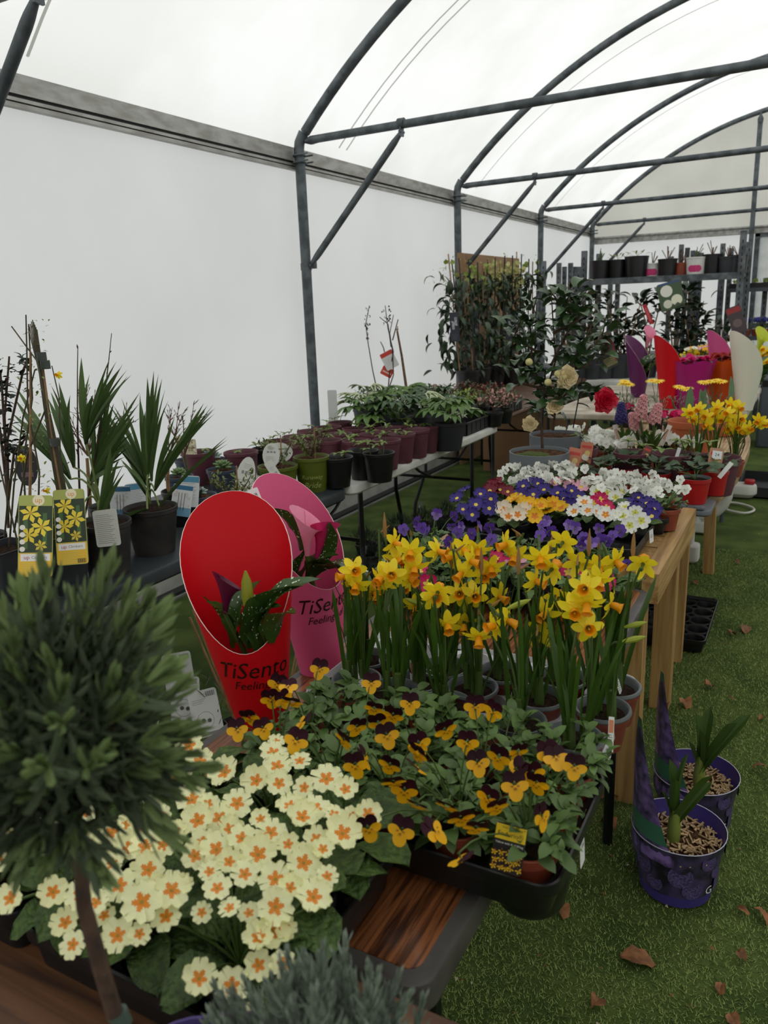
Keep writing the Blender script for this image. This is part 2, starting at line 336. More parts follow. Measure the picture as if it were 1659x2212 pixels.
# oval slatted garden table
t = thing('oval_garden_table', 'oval slatted wooden garden table with a moulded rim behind the timber bench', 'table', (-.67, 4.1, 0))
aa, bb_ = .43, 1.19
def sup(a, k=1): c, s_ = math.cos(a), math.sin(a); return (aa*k*abs(c)**(2/3)*(1 if c > 0 else -1), bb_*k*abs(s_)**(2/3)*(1 if s_ > 0 else -1))
n = 13
for i in range(n):
    y0 = -bb_+.03+i*(2*bb_-.06)/n; y1 = y0+(2*bb_-.06)/n-.008; ym = max(abs(y0), abs(y1)); hw = aa*max(.02, 1-(ym/bb_)**3)**(1/3)-.03
    MB().box(-hw, hw, y0, y1, .695, .718).build('slat', m_slat, t)
g = MB(); nn = 56; vs = []
for s_, z in ((1, .675), (1.0, .722), (.93, .722), (.93, .675)): vs += [(*sup(2*PI*(i+.5)/nn, s_ if s_ == 1 else .945), z) for i in range(nn)]
g.add(vs, [(r_*nn+i, r_*nn+(i+1) % nn, ((r_+1) % 4)*nn+(i+1) % nn, ((r_+1) % 4)*nn+i) for r_ in range(4) for i in range(nn)]).build('rim', m_slat, t)
for (x, y, dx, dy) in ((.27, -.82, 0, -.03), (.25, .32, .02, .03), (-.27, -.82, 0, -.03), (-.27, .32, 0, .03)): MB().beam((x+dx, y+dy, 0), (x, y, .69), .055, .055).build('leg', m_oak, t)
MB().box(-.24, .24, -.85, -.79, .62, .69).build('rail', m_oak, t)
# white far table
def pltable(nm, label, loc, wx, wy, zt, m, legs='wish', mleg=m_blacks, th=.045):
    t = thing(nm, label, 'table', loc)
    MB().slab(-wx/2, wx/2, 0, wy, zt-th, zt, .05, .01).build('tabletop', m, t)
    for y in (.22, wy-.22):
        for x in (-wx/2+.1, wx/2-.1):
            s = 1 if x > 0 else -1
            pts = [(x, y, zt-th), (x, y, .42), (x+s*.0, y, .32), (x+s*.03, y+(.12 if y > wy/2 else -.12), .1), (x+s*.03, y+(.14 if y > wy/2 else -.14), 0)] if legs == 'wish' else [(x, y, zt-th), (x, y, 0)]
            MB().tube(pts, .013, 8).build('leg', mleg, t)
        MB().tube([(-wx/2+.1, y, .42), (wx/2-.1, y, .42)], .01, 6).build('stretcher', mleg, t)
        d = .5 if y < wy/2 else -.5
        MB().tube([(0, y+d, zt-th), (0, y+d*.4, .5), (0, y, .42)], .009, 6).build('brace', mleg, t)
    return t
pltable('folding_table', 'white plastic folding table with black steel legs under the plum-coloured pots', (-2.08, 2.86, 0), .74, 1.83, .74, m_white)
m_dkt = mat('dark_green_plastic', (52, 58, 62), .45, col2=(38, 44, 48), scale=5, bump=.08)
pltable('folding_table', 'dark grey-green plastic table along the left wall under the palms and climbers', (-2.1, .95, 0), .74, 1.9, .735, m_dkt, th=.05)
pltable('folding_table', 'brown board table on black legs beyond the white folding table', (-2.16, 4.86, 0), .72, 1.75, .735, m_brown, th=.025)
pltable('display_table', 'weathered pale board table under the far wrapped flowers', (-.97, 5.33, 0), 1.26, 1.85, .735, mat('pale_board', (190, 180, 164), .6, col2=(150, 138, 120), scale=6), 'straight', m_galv)
# near table at the bottom edge of the view
t = thing('display_table', 'light wooden board table nearest the viewer, under the lavenders', 'table', (-.62, -.25, 0))
for i in range(7): MB().box(-.58, .42, .004+i*.1255, .004+i*.1255+.12, .716, .74).build('plank', wood('near_board', (62, 38, 24), (112, 74, 46), .8, 0, .5), t)
for x in (-.5, .36):
    for y in (.05, .8): MB().box(x-.03, x+.03, y, y+.06, 0, .7).build('leg', m_oak, t)
    MB().box(x-.03, x+.03, .0, .88, .67, .716).build('rail', m_oak, t)
# ================================================================== plant materials
m_soil = mat('potting_soil', (30, 22, 17), .95, col2=(52, 38, 28), scale=90, bump=.9, spec=.1)
m_bark = mat('bark_mulch', (92, 62, 40), .9, col2=(48, 32, 22), scale=60, bump=.9, spec=.1)
m_terra = mat('terracotta_plastic', (148, 68, 44), .5, col2=(128, 56, 36), scale=12)
m_rimgrey = mat('grey_rim_plastic', (92, 98, 98), .45)
m_plum = mat('plum_plastic', (98, 50, 62), .55, col2=(86, 44, 56), scale=7)
m_dkgrey = mat('dark_grey_plastic', (46, 49, 54), .5, col2=(38, 41, 46), scale=7)
m_midgrey = mat('mid_grey_plastic', (104, 110, 114), .5, col2=(92, 98, 102), scale=5)
m_lgrey = mat('light_grey_plastic', (188, 188, 190), .4)
m_olive = mat('olive_green_plastic', (92, 104, 26), .5, col2=(80, 92, 22), scale=5)
m_red = mat('red_plastic', (176, 18, 22), .4)
m_stem = mat('green_stem', (74, 96, 40), .55, trans=.1)
m_woody = mat('woody_stem', (84, 62, 46), .8, col2=(58, 42, 32), scale=40, bump=.5)
m_cane = mat('bamboo_cane', (156, 122, 84), .6, col2=(128, 96, 62), scale=20)
m_prl = mat('primula_leaf', (82, 108, 46), .5, col2=(56, 80, 32), scale=110, bump=1.0, trans=.18, rand=.25)
m_cream = mat('cream_petal', (248, 248, 196), .5, trans=.28, rand=.03)
m_cream2 = mat('cream_petal_inner', (247, 236, 150), .5, trans=.2)
m_orange = mat('orange_eye', (220, 130, 14), .5, trans=.1)
m_eye = mat('olive_eye', (150, 128, 30), .6)
m_dafl = mat('daffodil_leaf', (62, 92, 28), .4, trans=.2, rand=.25)
m_yel = mat('daffodil_yellow', (252, 228, 40), .5, trans=.32, rand=.05)
m_yelo = mat('daffodil_trumpet', (244, 164, 10), .5, trans=.25, rand=.06)
m_spathe = mat('papery_spathe', (168, 128, 74), .7, trans=.3)
m_bud = mat('green_yellow_bud', (160, 170, 50), .5, trans=.2)
m_vil = mat('viola_leaf', (84, 110, 54), .5, trans=.16, rand=.35)
m_burg = mat('burgundy_petal', (40, 3, 18), .6, rand=.3, spec=.2)
m_vyel = mat('viola_yellow', (242, 180, 12), .5, trans=.25, rand=.08)
m_line = mat('dark_whisker', (40, 14, 10), .6)
m_whitep = mat('white_petal', (240, 240, 232), .5, trans=.28)
m_pur = mat('purple_petal', (98, 62, 158), .5, trans=.25, rand=.15)
m_purl = mat('pale_purple_petal', (150, 118, 196), .5, trans=.25)
m_indigo = mat('indigo_petal', (44, 20, 118), .5, trans=.2, rand=.12)
def P(t, X): return M.Translation(-t.location) @ X
MESH = {}
def cached(key, fn):
    if key not in MESH: MESH[key] = fn()
    return MESH[key]
def pot_mesh(r, h, m, rim=.014, br=.74, lip=.003, inner=None):
    def f():
        g = MB(); b = r*br; rr = r-lip; zr = h-rim
        prof = [(0, .002), (b-.002, .002), (b, 0), (b+(rr-b)*.96, zr-.001), (rr+lip*.2, zr-.001), (r, zr), (r+.0005, h-.001), (r-.0005, h), (r-.003, h), (r-.0045, h-.003), (rr-.006, zr), (b+(rr-b)*.5-.004, h*.5)]
        g.lathe(prof, 28, [0]*(len(prof)-5)+[1 if inner else 0]*4); return g.mesh('pot', [m, inner or m])
    return cached(('pot', round(r, 4), round(h, 4), m.name, rim, br), f)
def soil_mesh(r, m=m_soil, bump=.004):
    def f():
        g = MB(); rr = random.Random(5); vs = [(0, 0, bump)]; k = 18
        for i in range(1, 5): vs += [(r*i/4*math.cos(2*PI*j/k), r*i/4*math.sin(2*PI*j/k), rr.uniform(-bump, bump)*(i < 4)) for j in range(k)]
        fs = [(0, 1+j, 1+(j+1) % k) for j in range(k)] + [(1+(i*k)+j, 1+(i+1)*k+j, 1+(i+1)*k+(j+1) % k, 1+i*k+(j+1) % k) for i in range(3) for j in range(k)]
        return g.add(vs, fs).mesh('soil', m)
    return cached(('soil', round(r, 4), m.name, bump), f)
def potted(name, label, cat, loc, r, h, m, group=None, soil=m_soil, drop=.012, rim=.014, br=.74, inner=None, soilr=None):
    """thing standing at loc (the pot's base centre) > pot, soil"""
    t = thing(name, label, cat, loc, group)
    ob('pot', pot_mesh(r, h, m, rim, br, inner=inner), t)
    ob('soil', soil_mesh(round((r-.004)*.97-.003, 4), soil), t, M.Translation((0, 0, h-drop)))
    return t
def blob(r, n=8, k=6, j=.12, seed=1, sz=1):
    g = MB(); rr = random.Random(seed); vs = [(0, 0, -r*sz)]
    for i in range(1, k): a = -PI/2+PI*i/k; vs += [(r*math.cos(a)*math.cos(2*PI*q/n)*(1+rr.uniform(-j, j)), r*math.cos(a)*math.sin(2*PI*q/n)*(1+rr.uniform(-j, j)), r*sz*math.sin(a)) for q in range(n)]
    vs.append((0, 0, r*sz)); L_ = len(vs)-1
    fs = [(0, 1+(q+1) % n, 1+q) for q in range(n)] + [(1+i*n+q, 1+i*n+(q+1) % n, 1+(i+1)*n+(q+1) % n, 1+(i+1)*n+q) for i in range(k-2) for q in range(n)] + [(L_, L_-n+q, L_-n+(q+1) % n) for q in range(n)]
    return g.add(vs, fs)
# ------------------------------------------------------------------ trays with round cells
def tray(label, x0, x1, y0, y1, z, m, nx, ny, depth=.05, rc=.038, lip=.012, holes=True, name='plant_tray', text=None, price=None, cat='tray'):
    t = thing(name, label, cat, ((x0+x1)/2, (y0+y1)/2, z)); w_, d_ = x1-x0, y1-y0
    g = MB(); k = 5; r = .03
    def ring(ins, zz):
        o = []
        for cx, cy, a0 in ((w_/2-r, d_/2-r, 0), (-w_/2+r, d_/2-r, PI/2), (-w_/2+r, -d_/2+r, PI), (w_/2-r, -d_/2+r, 1.5*PI)): o += [(cx+(r-ins)*math.cos(a0+PI/2*i/k), cy+(r-ins)*math.sin(a0+PI/2*i/k), zz) for i in range(k+1)]
        return o
    rg = [ring(.014, 0), ring(.007, depth-.016), ring(.001, depth-.016), ring(0, depth-.014), ring(.001, depth+.002), ring(.004, depth+.003), ring(.009, depth-.004), ring(.010, depth-lip)]; n = len(rg[0])
    g.add(sum(rg, []), [(i*n+j, i*n+(j+1) % n, (i+1)*n+(j+1) % n, (i+1)*n+j) for i in range(len(rg)-1) for j in range(n)])
    g.build('rim', m, t)
    g = MB(); iw, id_ = w_-.016, d_-.016; cw, ch = iw/nx, id_/ny; zt = depth-lip
    for a in range(nx):
        for b in range(ny):
            cx, cy = -iw/2+cw*(a+.5), -id_/2+ch*(b+.5); sq = []; ci = []; lo = []
            for q in range(16):
                an = 2*PI*q/16+PI/16; c_, s_ = math.cos(an), math.sin(an); m_ = max(abs(c_), abs(s_)); rr = min(rc, cw*.48, ch*.48)
                sq.append((cx+c_/m_*cw/2, cy+s_/m_*ch/2, zt)); ci.append((cx+rr*c_, cy+rr*s_, zt)); lo.append((cx+rr*.8*c_, cy+rr*.8*s_, .004))
            g.add(sq+ci+lo, [(q, (q+1) % 16, 16+(q+1) % 16, 16+q) for q in range(16)] + [(16+q, 16+(q+1) % 16, 32+(q+1) % 16, 32+q) for q in range(16)] + [tuple(range(32, 48))])
    g.build('cell_deck', m, t)
    return t
# ================================================================== cream primulas
def primrose(col, col1, eye, star, s=1.0, notch=.30, rows=(.0, .08, .20, .31, .42, .76, 1.0), seed=0, cup=.12):
    rr = random.Random(seed); g = MB(); Rr = .0225*s
    for k in range(5):
        a0 = 2*PI*k/5; vs = []; zo = .0006*(k % 2)+rr.uniform(0, .0012); tl = rr.uniform(-.12, .12); wv = rr.uniform(.88, 1.08)
        for i, t in enumerate(rows):
            hw = (.80 if t < .4 else (.74 if t < .5 else (.69 if t < .9 else .46)))*(wv if t > .5 else 1)
            for j in range(-3, 4):
                u = j/3; rad = Rr*t*(1-notch*(1-abs(u)*1.6 if abs(u) < .5 else .2)*(t > .9)) - (Rr*.16*u**4 if t > .9 else 0)
                w = hw*Rr*(t if t > .05 else .05)*1.02
                x, y = rad*math.cos(u*hw*.15), u*w*1.0
                vs.append(V((x*math.cos(a0)-y*math.sin(a0), x*math.sin(a0)+y*math.cos(a0), zo*(t > .3) + Rr*cup*t*t + Rr*.05*math.sin(u*5+k)*t*t + tl*y*t)))
        n = 7; fs = []; ms = []
        for i in range(len(rows)-1):
            for j in range(6):
                q = i*n+j; fs.append((q, q+1, q+n+1, q+n)[::-1])
                ms.append(2 if i == 0 else (1 if (i == 1) or (i == 2 and star > .5 and j in (1, 2, 3, 4)) or (i == 3 and star > .8 and j in (2, 3)) else 0))
        g.add(vs, fs, ms)
    g.tube([(0, 0, -.022*s), (0, 0, -.001)], [.0016*s, .0028*s], 6, 3, False)
    g.disc(.0012*s, .0012, 8, 2)
    return g.mesh('flower', [col, col1, eye, m_stem])
CF = [primrose(m_cream, m_orange, m_eye, 1, 1, seed=i, cup=(.1, .2, .32, .05, .15, .42)[i]) for i in range(6)]
PLF = [leaf(.11, .052, spoon, .9+.25*i, .22, 9, 2, .06).mesh('leaf', m_prl) for i in range(4)]
def stem_mb(a, b, c, r=.0016, n=5): return MB().tube(bez(a, b, c, n), r, 5, 0, False)
def primula(label, x, y, z, fl, r=.045, h=.075, potm=m_terra, meshes=CF, nleaf=10, ll=1.0, group=None, lm=None, sc_=1.0, name='potted_primula', cat='primula'):
    """fl: list of world flower positions, or a count"""
    t = potted(name, label, cat, (x, y, z), r, h, potm, group)
    b = V((x, y, z+h-.01)); lm = lm or PLF
    for k in range(nleaf):
        az = 2*PI*k/nleaf+U(-.3, .3); el = U(.15, .75) if k % 2 else U(.5, 1.05); p = b+V((math.cos(az), math.sin(az), 0))*.012
        ob('leaf', lm[k % len(lm)], t, P(t, aim(p, dirv(az, el), U(-.3, .3), ll*U(.75, 1.05))))
    if isinstance(fl, int): fl = [(b+V((U(-1, 1)*r*1.2*sc_, U(-1, 1)*r*1.2*sc_, U(.05, .085)*sc_)), 1) for _ in range(fl)]
    sm = MB()
    for (p, s) in fl:
        out = V((p.x-x, p.y-y, 0)); nrm = (Z*.75+tocam(p)*.75+out*5+rnd(.17)).normalized()
        ob('flower', R.choice(meshes), t, P(t, face(p, nrm, U(0, 6), s)))
        q = p-nrm*.02*s; sm.merge(stem_mb(b-t.location, (b+q)/2-t.location+Z*.02, q-t.location))
    sm.build('flower_stems', m_stem, t)
    return t
PX = [(495,140,140),(548,215,140),(678,285,165),(443,308,165),(320,250,125),(365,220,120),(838,312,150),(945,250,150),(953,325,140),(925,180,150),(1060,210,120),(940,112,90),(1197,312,170),(1295,378,130),(1410,482,140),(1135,455,175),(1010,455,140),(1085,372,120),(1238,500,130),(1328,505,110),(1075,525,165),(1145,610,140),(1280,605,190),(1080,738,185),(1130,908,190),(935,815,180),(912,585,165),(765,628,150),(847,692,190),(780,805,150),(635,680,180),(523,705,150),(540,530,175),(648,505,165),(508,408,160),(590,435,120),(740,445,160),(348,492,110),(300,440,100),(200,505,115),(165,550,110),(190,660,150),(275,670,175),(360,660,130),(285,772,180),(138,862,170),(405,885,190),(253,957,210),(378,1027,160),(127,1110,180),(640,890,150),(935,957,190),(918,1090,180),(850,1135,160),(985,1070,120),(545,1335,180),(710,1358,180),(850,1275,150),(975,1270,140),(830,1500,110),(-200,905,150),(-140,1045,150),(-100,1170,140),(-420,930,150),(-5,660,150),(25,700,140),(-60,915,160),(100,600,130),(-150,620,120),(-260,560,120),(-30,480,120),(420,600,120),(700,745,130),(1180,690,120),(600,800,120),(460,850,110),(560,640,150),(330,860,110),(700,560,140),(860,520,110),(1000,640,120),(1010,860,130),(700,960,120),(430,600,130),(250,560,120),(100,740,130),(60,1010,120),(560,1010,110),(1200,800,120),(800,1000,120),(240,1110,120),(20,960,130)]
grid = [(-.485-.115*i, .525+.108*j) for j in range(3) for i in range(3)]
buck = {g_: [] for g_ in grid}
for (u, v, s) in PX:
    U_, V_ = 200+u/2.37, 1550+v/2.37; zz = .905 if V_ < 1960 else (.885 if V_ < 2080 else .872)
    p = at(U_, V_, zz); p.z += U(-.004, .004)
    g_ = min(grid, key=lambda q: (q[0]-p.x)**2+(q[1]-p.y)**2+.0004*len(buck[q])); buck[g_].append((p, s/2.37*mpp(p)/.041))
rown = ['front', 'middle', 'back']; coln = ['right', 'centre', 'left']
for i, g_ in enumerate(grid):
    primula('cream primula with orange eyes, %s plant in the %s row of its black tray' % (coln[i % 3], rown[i // 3]), g_[0], g_[1], .748, buck[g_], .047, .078, m_black, nleaf=10 if i > 2 else 13, ll=1.05 if i > 2 else .95, group='cream primulas in the near tray')
for i in range(6):
    primula('cream primula in the left-hand tray behind the lavender standard, %s' % ['front right', 'front left', 'middle right', 'middle left', 'back right', 'back left'][i], -.845-.12*(i % 2), .525+.108*(i // 2), .748, 8, .047, .078, m_black, nleaf=9, group='cream primulas in the left-hand tray')
tray('second black plastic tray of cream primulas, mostly behind the lavender standard', -1.04, -.785, .465, .80, .7415, m_black, 2, 3, .058, .046)
tray('black plastic plant tray holding the cream primulas', -.78, -.428, .465, .80, .7415, m_black, 3, 3, .058, .046)
# ================================================================== burgundy and yellow violas
def pet(g, cx, cy, rx, ry, ang, z, mi, X=None, cupz=.2, n=12):
    c, s = math.cos(ang), math.sin(ang); vs = [(cx, cy, z)]
    for k, f in ((1, .55), (2, 1)):
        for q in range(n):
            a = 2*PI*q/n; x = rx*f*math.cos(a)*(1+.05*math.sin(3*a)); y = ry*f*math.sin(a); vs.append((cx+x*c-y*s, cy+x*s+y*c, z + (rx*cupz if k == 2 else 0)*(.5+.5*math.sin(2*a+1))*.5))
    g.add(vs, [(0, 1+q, 1+(q+1) % n) for q in range(n)]+[(1+q, 1+n+q, 1+n+(q+1) % n, 1+(q+1) % n) for q in range(n)], mi)
def viola(top, low, side=None, s=1, seed=0):
    rr = random.Random(seed); g = MB(); u = .0102*s; side = 1 if side is None else side
    pet(g, -.62*u, .88*u, .86*u, .72*u, 1.2, -.0012, 0); pet(g, .62*u, .88*u, .86*u, .72*u, 1.9, -.0006, 0)
    pet(g, -.88*u, -.12*u, .78*u, .6*u, -.25, .0006, side); pet(g, .88*u, -.12*u, .78*u, .6*u, .25, .0009, side)
    pet(g, 0, -.95*u, .85*u, .86*u, 0, .0016, 1)
    for a in (-1.57, -1.9, -1.24, -.2, -2.94, .1, 3.04):
        d = V((math.cos(a), math.sin(a), 0)); e = V((-d.y, d.x, 0)); o = d*u*.25+V((0, 0, .0042)); g.add([o-e*u*.045, o+e*u*.045, o+d*u*.42], [(0, 1, 2)], 2)
    g.disc(u*.14, .0044, 8, 1); g.tube([(0, .1*u, -.001), (0, .3*u, -.008*s)], [.0014*s, .0008*s], 5, 3, False)
    return g.mesh('flower', [top, low, m_line, m_stem])
VF = [viola(m_burg, m_vyel, s=1.0, seed=i) for i in range(3)]
VL = [leaf(.034, .019, oval, .5+.3*i, .25, 5, 1).mesh('leaf', m_vil) for i in range(3)]
LG = {}
def lgeo(key, *a, **k):
    if key not in LG: LG[key] = leaf(*a, **k)
    return LG[key]
def viola_plant(label, x, y, z, fl, flm, r=.045, h=.07, potm=m_terra, nobj=46, nst=9, spread=.05, ht=.07, lmesh=None, lmat=None, group=None, ls=1.0, name='potted_viola', cat='viola', fscale=1.0, up=.1, tang=.5):
    t = potted(name, label, cat, (x, y, z), r, h, potm, group); b = V((x, y, z+h-.008)); st = MB(); fol = MB(); small = lgeo('vs', .022, .011, oval, .6, .25, 4, 1)
    tips = []
    for k in range(nst):
        az = 2*PI*k/nst+U(-.4, .4); rr_ = spread*math.sqrt(U(.05, 1)); q = b+V((math.cos(az)*rr_, math.sin(az)*rr_, ht*U(.6, 1)*(1.15-.35*rr_/spread))); pts = bez(b-t.location, (b+(q-b)*.4+Z*ht*.25)-t.location, q-t.location, 5); st.tube(pts, .0013, 4, 0, False); tips.append((pts, az))
    for k in range(nobj):
        pts, az = tips[k % nst]; f = U(.35, 1); i = min(4, int(f*5)); p = pts[i].lerp(pts[i+1], f*5-i) if i < 5 else pts[5]; a2 = az+U(-1.9, 1.9)
        ob('leaf', (lmesh or VL)[k % 3], t, aim(p, dirv(a2, U(-.1, .9)), U(-.4, .4), ls*U(.65, 1.15)))
    for k in range(nobj//4): az = U(0, 6.3); ob('leaf', (lmesh or VL)[k % 3], t, P(t, aim(b+V((math.cos(az), math.sin(az), 0))*r*U(.75, 1.15)+Z*U(.004, .03), dirv(az+U(-.7, .7), U(-.5, .3)), U(-.4, .4), ls*U(.9, 1.25))))
    for k in range(26):
        pts, az = tips[k % nst]; p = pts[-1]-Z*U(0, .03); fol.merge(small, aim(p, dirv(U(0, 6.3), U(.1, 1.3)), 0, ls*U(.6, 1)))
    st.build('stems', m_stem, t); fol.build('young_foliage', lmat or m_vil, t, kind='stuff')
    if isinstance(fl, int): fl = [(b+V((U(-1, 1)*spread, U(-1, 1)*spread, ht*U(.95, 1.35))), 1) for _ in range(fl)]
    sm = MB()
    for p, s in fl:
        c = tocam(p); nrm = V((c.x, c.y, 0)).normalized()+Z*up+rnd(tang)
        ob('flower', R.choice(flm), t, P(t, face(p, nrm, U(-.35, .35), s*fscale))); q = p-nrm.normalized()*.006; sm.merge(stem_mb(b-t.location, V((p.x*.6+x*.4, p.y*.6+y*.4, p.z+.01))-t.location, q-t.location, .0011))
    if len(sm.v): sm.build('flower_stems', m_stem, t)
    return t
PX = [(375,190),(470,225),(400,265),(440,330),(285,285),(222,350),(605,370),(855,365),(1015,440),(1110,410),(1270,420),(1305,445),(1400,490),(890,180),(985,205),(560,165),(325,440),(280,480),(455,480),(475,565),(595,490),(595,685),(750,690),(895,800),(1095,585),(1210,575),(1105,505),(960,650),(1000,695),(680,820),(515,815),(820,750),(345,805),(360,60),(815,960),(1230,745),(905,470),(600,420),(1190,520),(740,300),(530,610)]
PX = [(650+u/2.37, 1450+v/2.37) for u, v in PX]+[(585,1509),(612,1510),(512,1576),(568,1574),(623,1484),(632,1516),(690,1445),(600,1478),(655,1560),(640,1600),(540,1550)]
vg = [(-.275-.1*i, .862+.092*j) for j in range(3) for i in range(5)]
buck = {g_: [] for g_ in vg}
for (u, v) in PX:
    p = at(u, v, .897 if v > 1700 else .915); g_ = min(vg, key=lambda q: (q[0]-p.x)**2+(q[1]-p.y)**2+.0002*len(buck[q])); buck[g_].append((p, U(.92, 1.08)))
cl = ['rightmost', 'second from the right', 'middle', 'second from the left', 'leftmost']
for i, g_ in enumerate(vg):
    viola_plant('yellow and burgundy viola, %s pot in the %s row of its tray' % (cl[i % 5], rown[i // 5]), g_[0], g_[1], .748, buck[g_], VF, .044, .062, m_terra, 84 if i < 5 else 70, spread=.07, ls=.88, group='burgundy and yellow violas')
tv = tray('black plastic plant tray of yellow and burgundy violas overhanging the table edge', -.73, -.218, .80, 1.085, .7415, m_black, 5, 3, .052, .044)
g = MB().lathe([(.001, -.065), (.046, -.065), (.049, -.06), (.056, -.02), (.058, 0)], 20); g.build('cup', m_black, tv, (.19, -.035, .006))
card('plant_label', .05, .075, (26, 24, 22), [('r', -.024, .024, .05, .0735, (222, 190, 30)), ('t', 'Viola cornuta F1', 0, .069, .0042, (40, 36, 20)), ('t', 'Endurio®', 0, .059, .0105, (24, 22, 16)), ('t', 'Yellow with Red Wing', 0, .045, .0048, (230, 228, 220))]+[('f', -.019+.0095*(i % 5)+U(-.002, .002), .008+.011*(i // 5)+U(-.002, .002), .006, (226, 176, 26), 5) for i in range(15)]+[('c', -.019+.0095*(i % 5), .012+.011*(i // 5), .002, (70, 20, 30)) for i in range(15)],
     at(1088, 1890, .806)+V((.0, .004, 0)), tocam((-.3, .83, .85))*1+V((-.1, -.2, -.25)), label='black and yellow plant label reading Endurio in the corner viola pot', spin=-.1, sc_=.8)
# ================================================================== daffodils
m_dpr = [m_yel, m_yelo, m_stem, m_spathe]
def daffodil(seed, s=1.0, openn=.15):
    rr = random.Random(seed); g = MB()
    for k in range(6):
        a = 2*PI*k/6+rr.uniform(-.08, .08); lift = openn+rr.uniform(-.12, .12)+(.06 if k % 2 else 0)
        l_ = leaf(.024*s, .0135*s, lambda t: math.sin(PI*(t*.8+.16))**.7, .25, .18, 6, 1, .05)
        g.merge(l_, M.Rotation(a, 4, 'Z') @ M.Translation((0, .003*s, -.0004*(k % 2))) @ M.Rotation(-lift, 4, 'X'), 0)
    n = 18; prof = [(.0035, .0), (.0052, .004), (.0058, .010), (.0064, .014), (.0082, .0172)]
    vs = []
    for i, (r, z) in enumerate(prof): vs += [(r*s*(1+(.09*math.sin(6*2*PI*j/n*.98)+.05*rr.uniform(-1, 1) if i == 4 else 0))*math.cos(2*PI*j/n), r*s*(1+(.09*math.sin(6*2*PI*j/n) if i == 4 else 0))*math.sin(2*PI*j/n), z*s) for j in range(n)]
    g.add(vs, [(i*n+j, i*n+(j+1) % n, (i+1)*n+(j+1) % n, (i+1)*n+j) for i in range(4) for j in range(n)], 1)
    g.tube([(0, 0, 0), (0, 0, .011*s)], .0011*s, 5, 0)
    g.tube([(0, 0, .001), (0, 0, -.010*s), (0, 0, -.014*s), (0, 0, -.019*s)], [.0032*s, .0022*s, .0034*s, .0018*s], 7, 2)
    return g.mesh('flower', m_dpr)
DF = [daffodil(i, 1, (.1, .2, .35, .5)[i]) for i in range(4)]
DL = [leaf(.235, .0092, strap, (.12, .3, .5, .06)[i], .25, 9, 1).mesh('leaf', m_dafl) for i in range(4)]
BUD = MB().tube([(0, 0, 0), (0, 0, .012), (0, 0, .024), (0, 0, .034), (0, 0, .042)], [.002, .0048, .0056, .0036, .0006], 8).mesh('bud', m_bud)
SPA = MB().tube([(0, 0, 0), (0, 0, .012), (0, 0, .03), (0, 0, .05)], [.002, .0042, .0034, .0006], 7).mesh('spathe', m_spathe)
dp = [(1238,1590),(1120,1555),(962,1519),(850,1490),(1302,1529),(1163,1503),(1020,1483),(905,1470),(1327,1480),(1215,1462),(1085,1450),(960,1440),(770,1466),(790,1420),(870,1425)]
dp = [at(u, v, .815) for u, v in dp]
fc = {'f': (0, .1), 'r': (1.1, -.1), 'l': (-1.1, -.1), 'd': (0, -.75), 'b': (2.9, .25), 'x': (.6, -.35), 'y': (-.6, -.35)}
DFX = [(120,455,'r'),(135,540,'x'),(205,500,'d'),(228,580,'d'),(65,630,'y'),(170,680,'f'),(30,715,'d'),(235,775,'d'),(345,500,'r'),(345,710,'b'),(455,715,'f'),(535,725,'f'),(475,490,'x'),(550,490,'d'),(510,550,'r'),(470,610,'y'),(580,620,'f'),(660,730,'r'),(395,875,'d'),(480,870,'d'),(555,935,'d'),(640,880,'l'),(700,850,'r'),(700,465,'l'),(740,520,'d'),(870,530,'d'),(985,455,'b'),(930,590,'b'),(845,650,'r'),(1065,560,'b'),(1170,580,'d'),(1255,550,'x'),(1395,565,'b'),(1170,645,'d'),(1230,770,'r'),(1100,690,'f'),(895,815,'y'),(990,800,'d'),(1110,765,'d'),(1115,890,'f'),(965,740,'b'),(865,920,'b'),(1045,800,'f'),(420,530,'l')]
DFX = [(800+u/2.37, 980+v/2.37, f) for u, v, f in DFX]+[(748,1247,'l'),(769,1262,'d'),(777,1286,'d'),(808,1278,'x'),(826,1252,'y'),(765,1232,'f'),(845,1240,'f'),(870,1222,'f'),(885,1250,'x'),(1060,1225,'d'),(940,1290,'f')]
db = [[] for _ in dp]
def assign(u, v, zlo=.93, zhi=1.06):
    best = None
    for i, b in enumerate(dp):
        q = aty(u, v, b.y+.004); c = abs(q.x-b.x)*1.0+max(0, zlo-q.z)*3+max(0, q.z-zhi)*3+.008*len(db[i])
        if best is None or c < best[0]: best = (c, i, q)
    return best[1], best[2]
for u, v, f in DFX: i, q = assign(u, v); db[i].append((q, f))
buds = {}
for u, v, k, dx in ((1348,1355,'b',1), (1342,1387,'b',1), (832,1160,'s',0), (975,1225,'s',0), (1367,1205,'s',0), (1272,1200,'s',0), (1182,1208,'s',.2), (1120,1240,'s',0), (1040,1240,'s',0), (1005,1330,'b',0), (1095,1315,'b',.6), (920,1310,'b',-.6)): i, q = assign(u, v); buds.setdefault(i, []).append((q, k, dx))
dlab = ['front row by the tray corner', 'front row, second from the tray corner', 'front row, third from the tray corner', 'front row, leftmost with all stems upright', 'right edge, second from the front', 'second row, middle', 'second row, left of middle', 'second row towards the left', 'right edge, back corner of the tray', 'third row, right of middle', 'third row, middle', 'third row, left of middle', 'left edge of the tray beside the pink wrap', 'back left corner', 'back row towards the left']
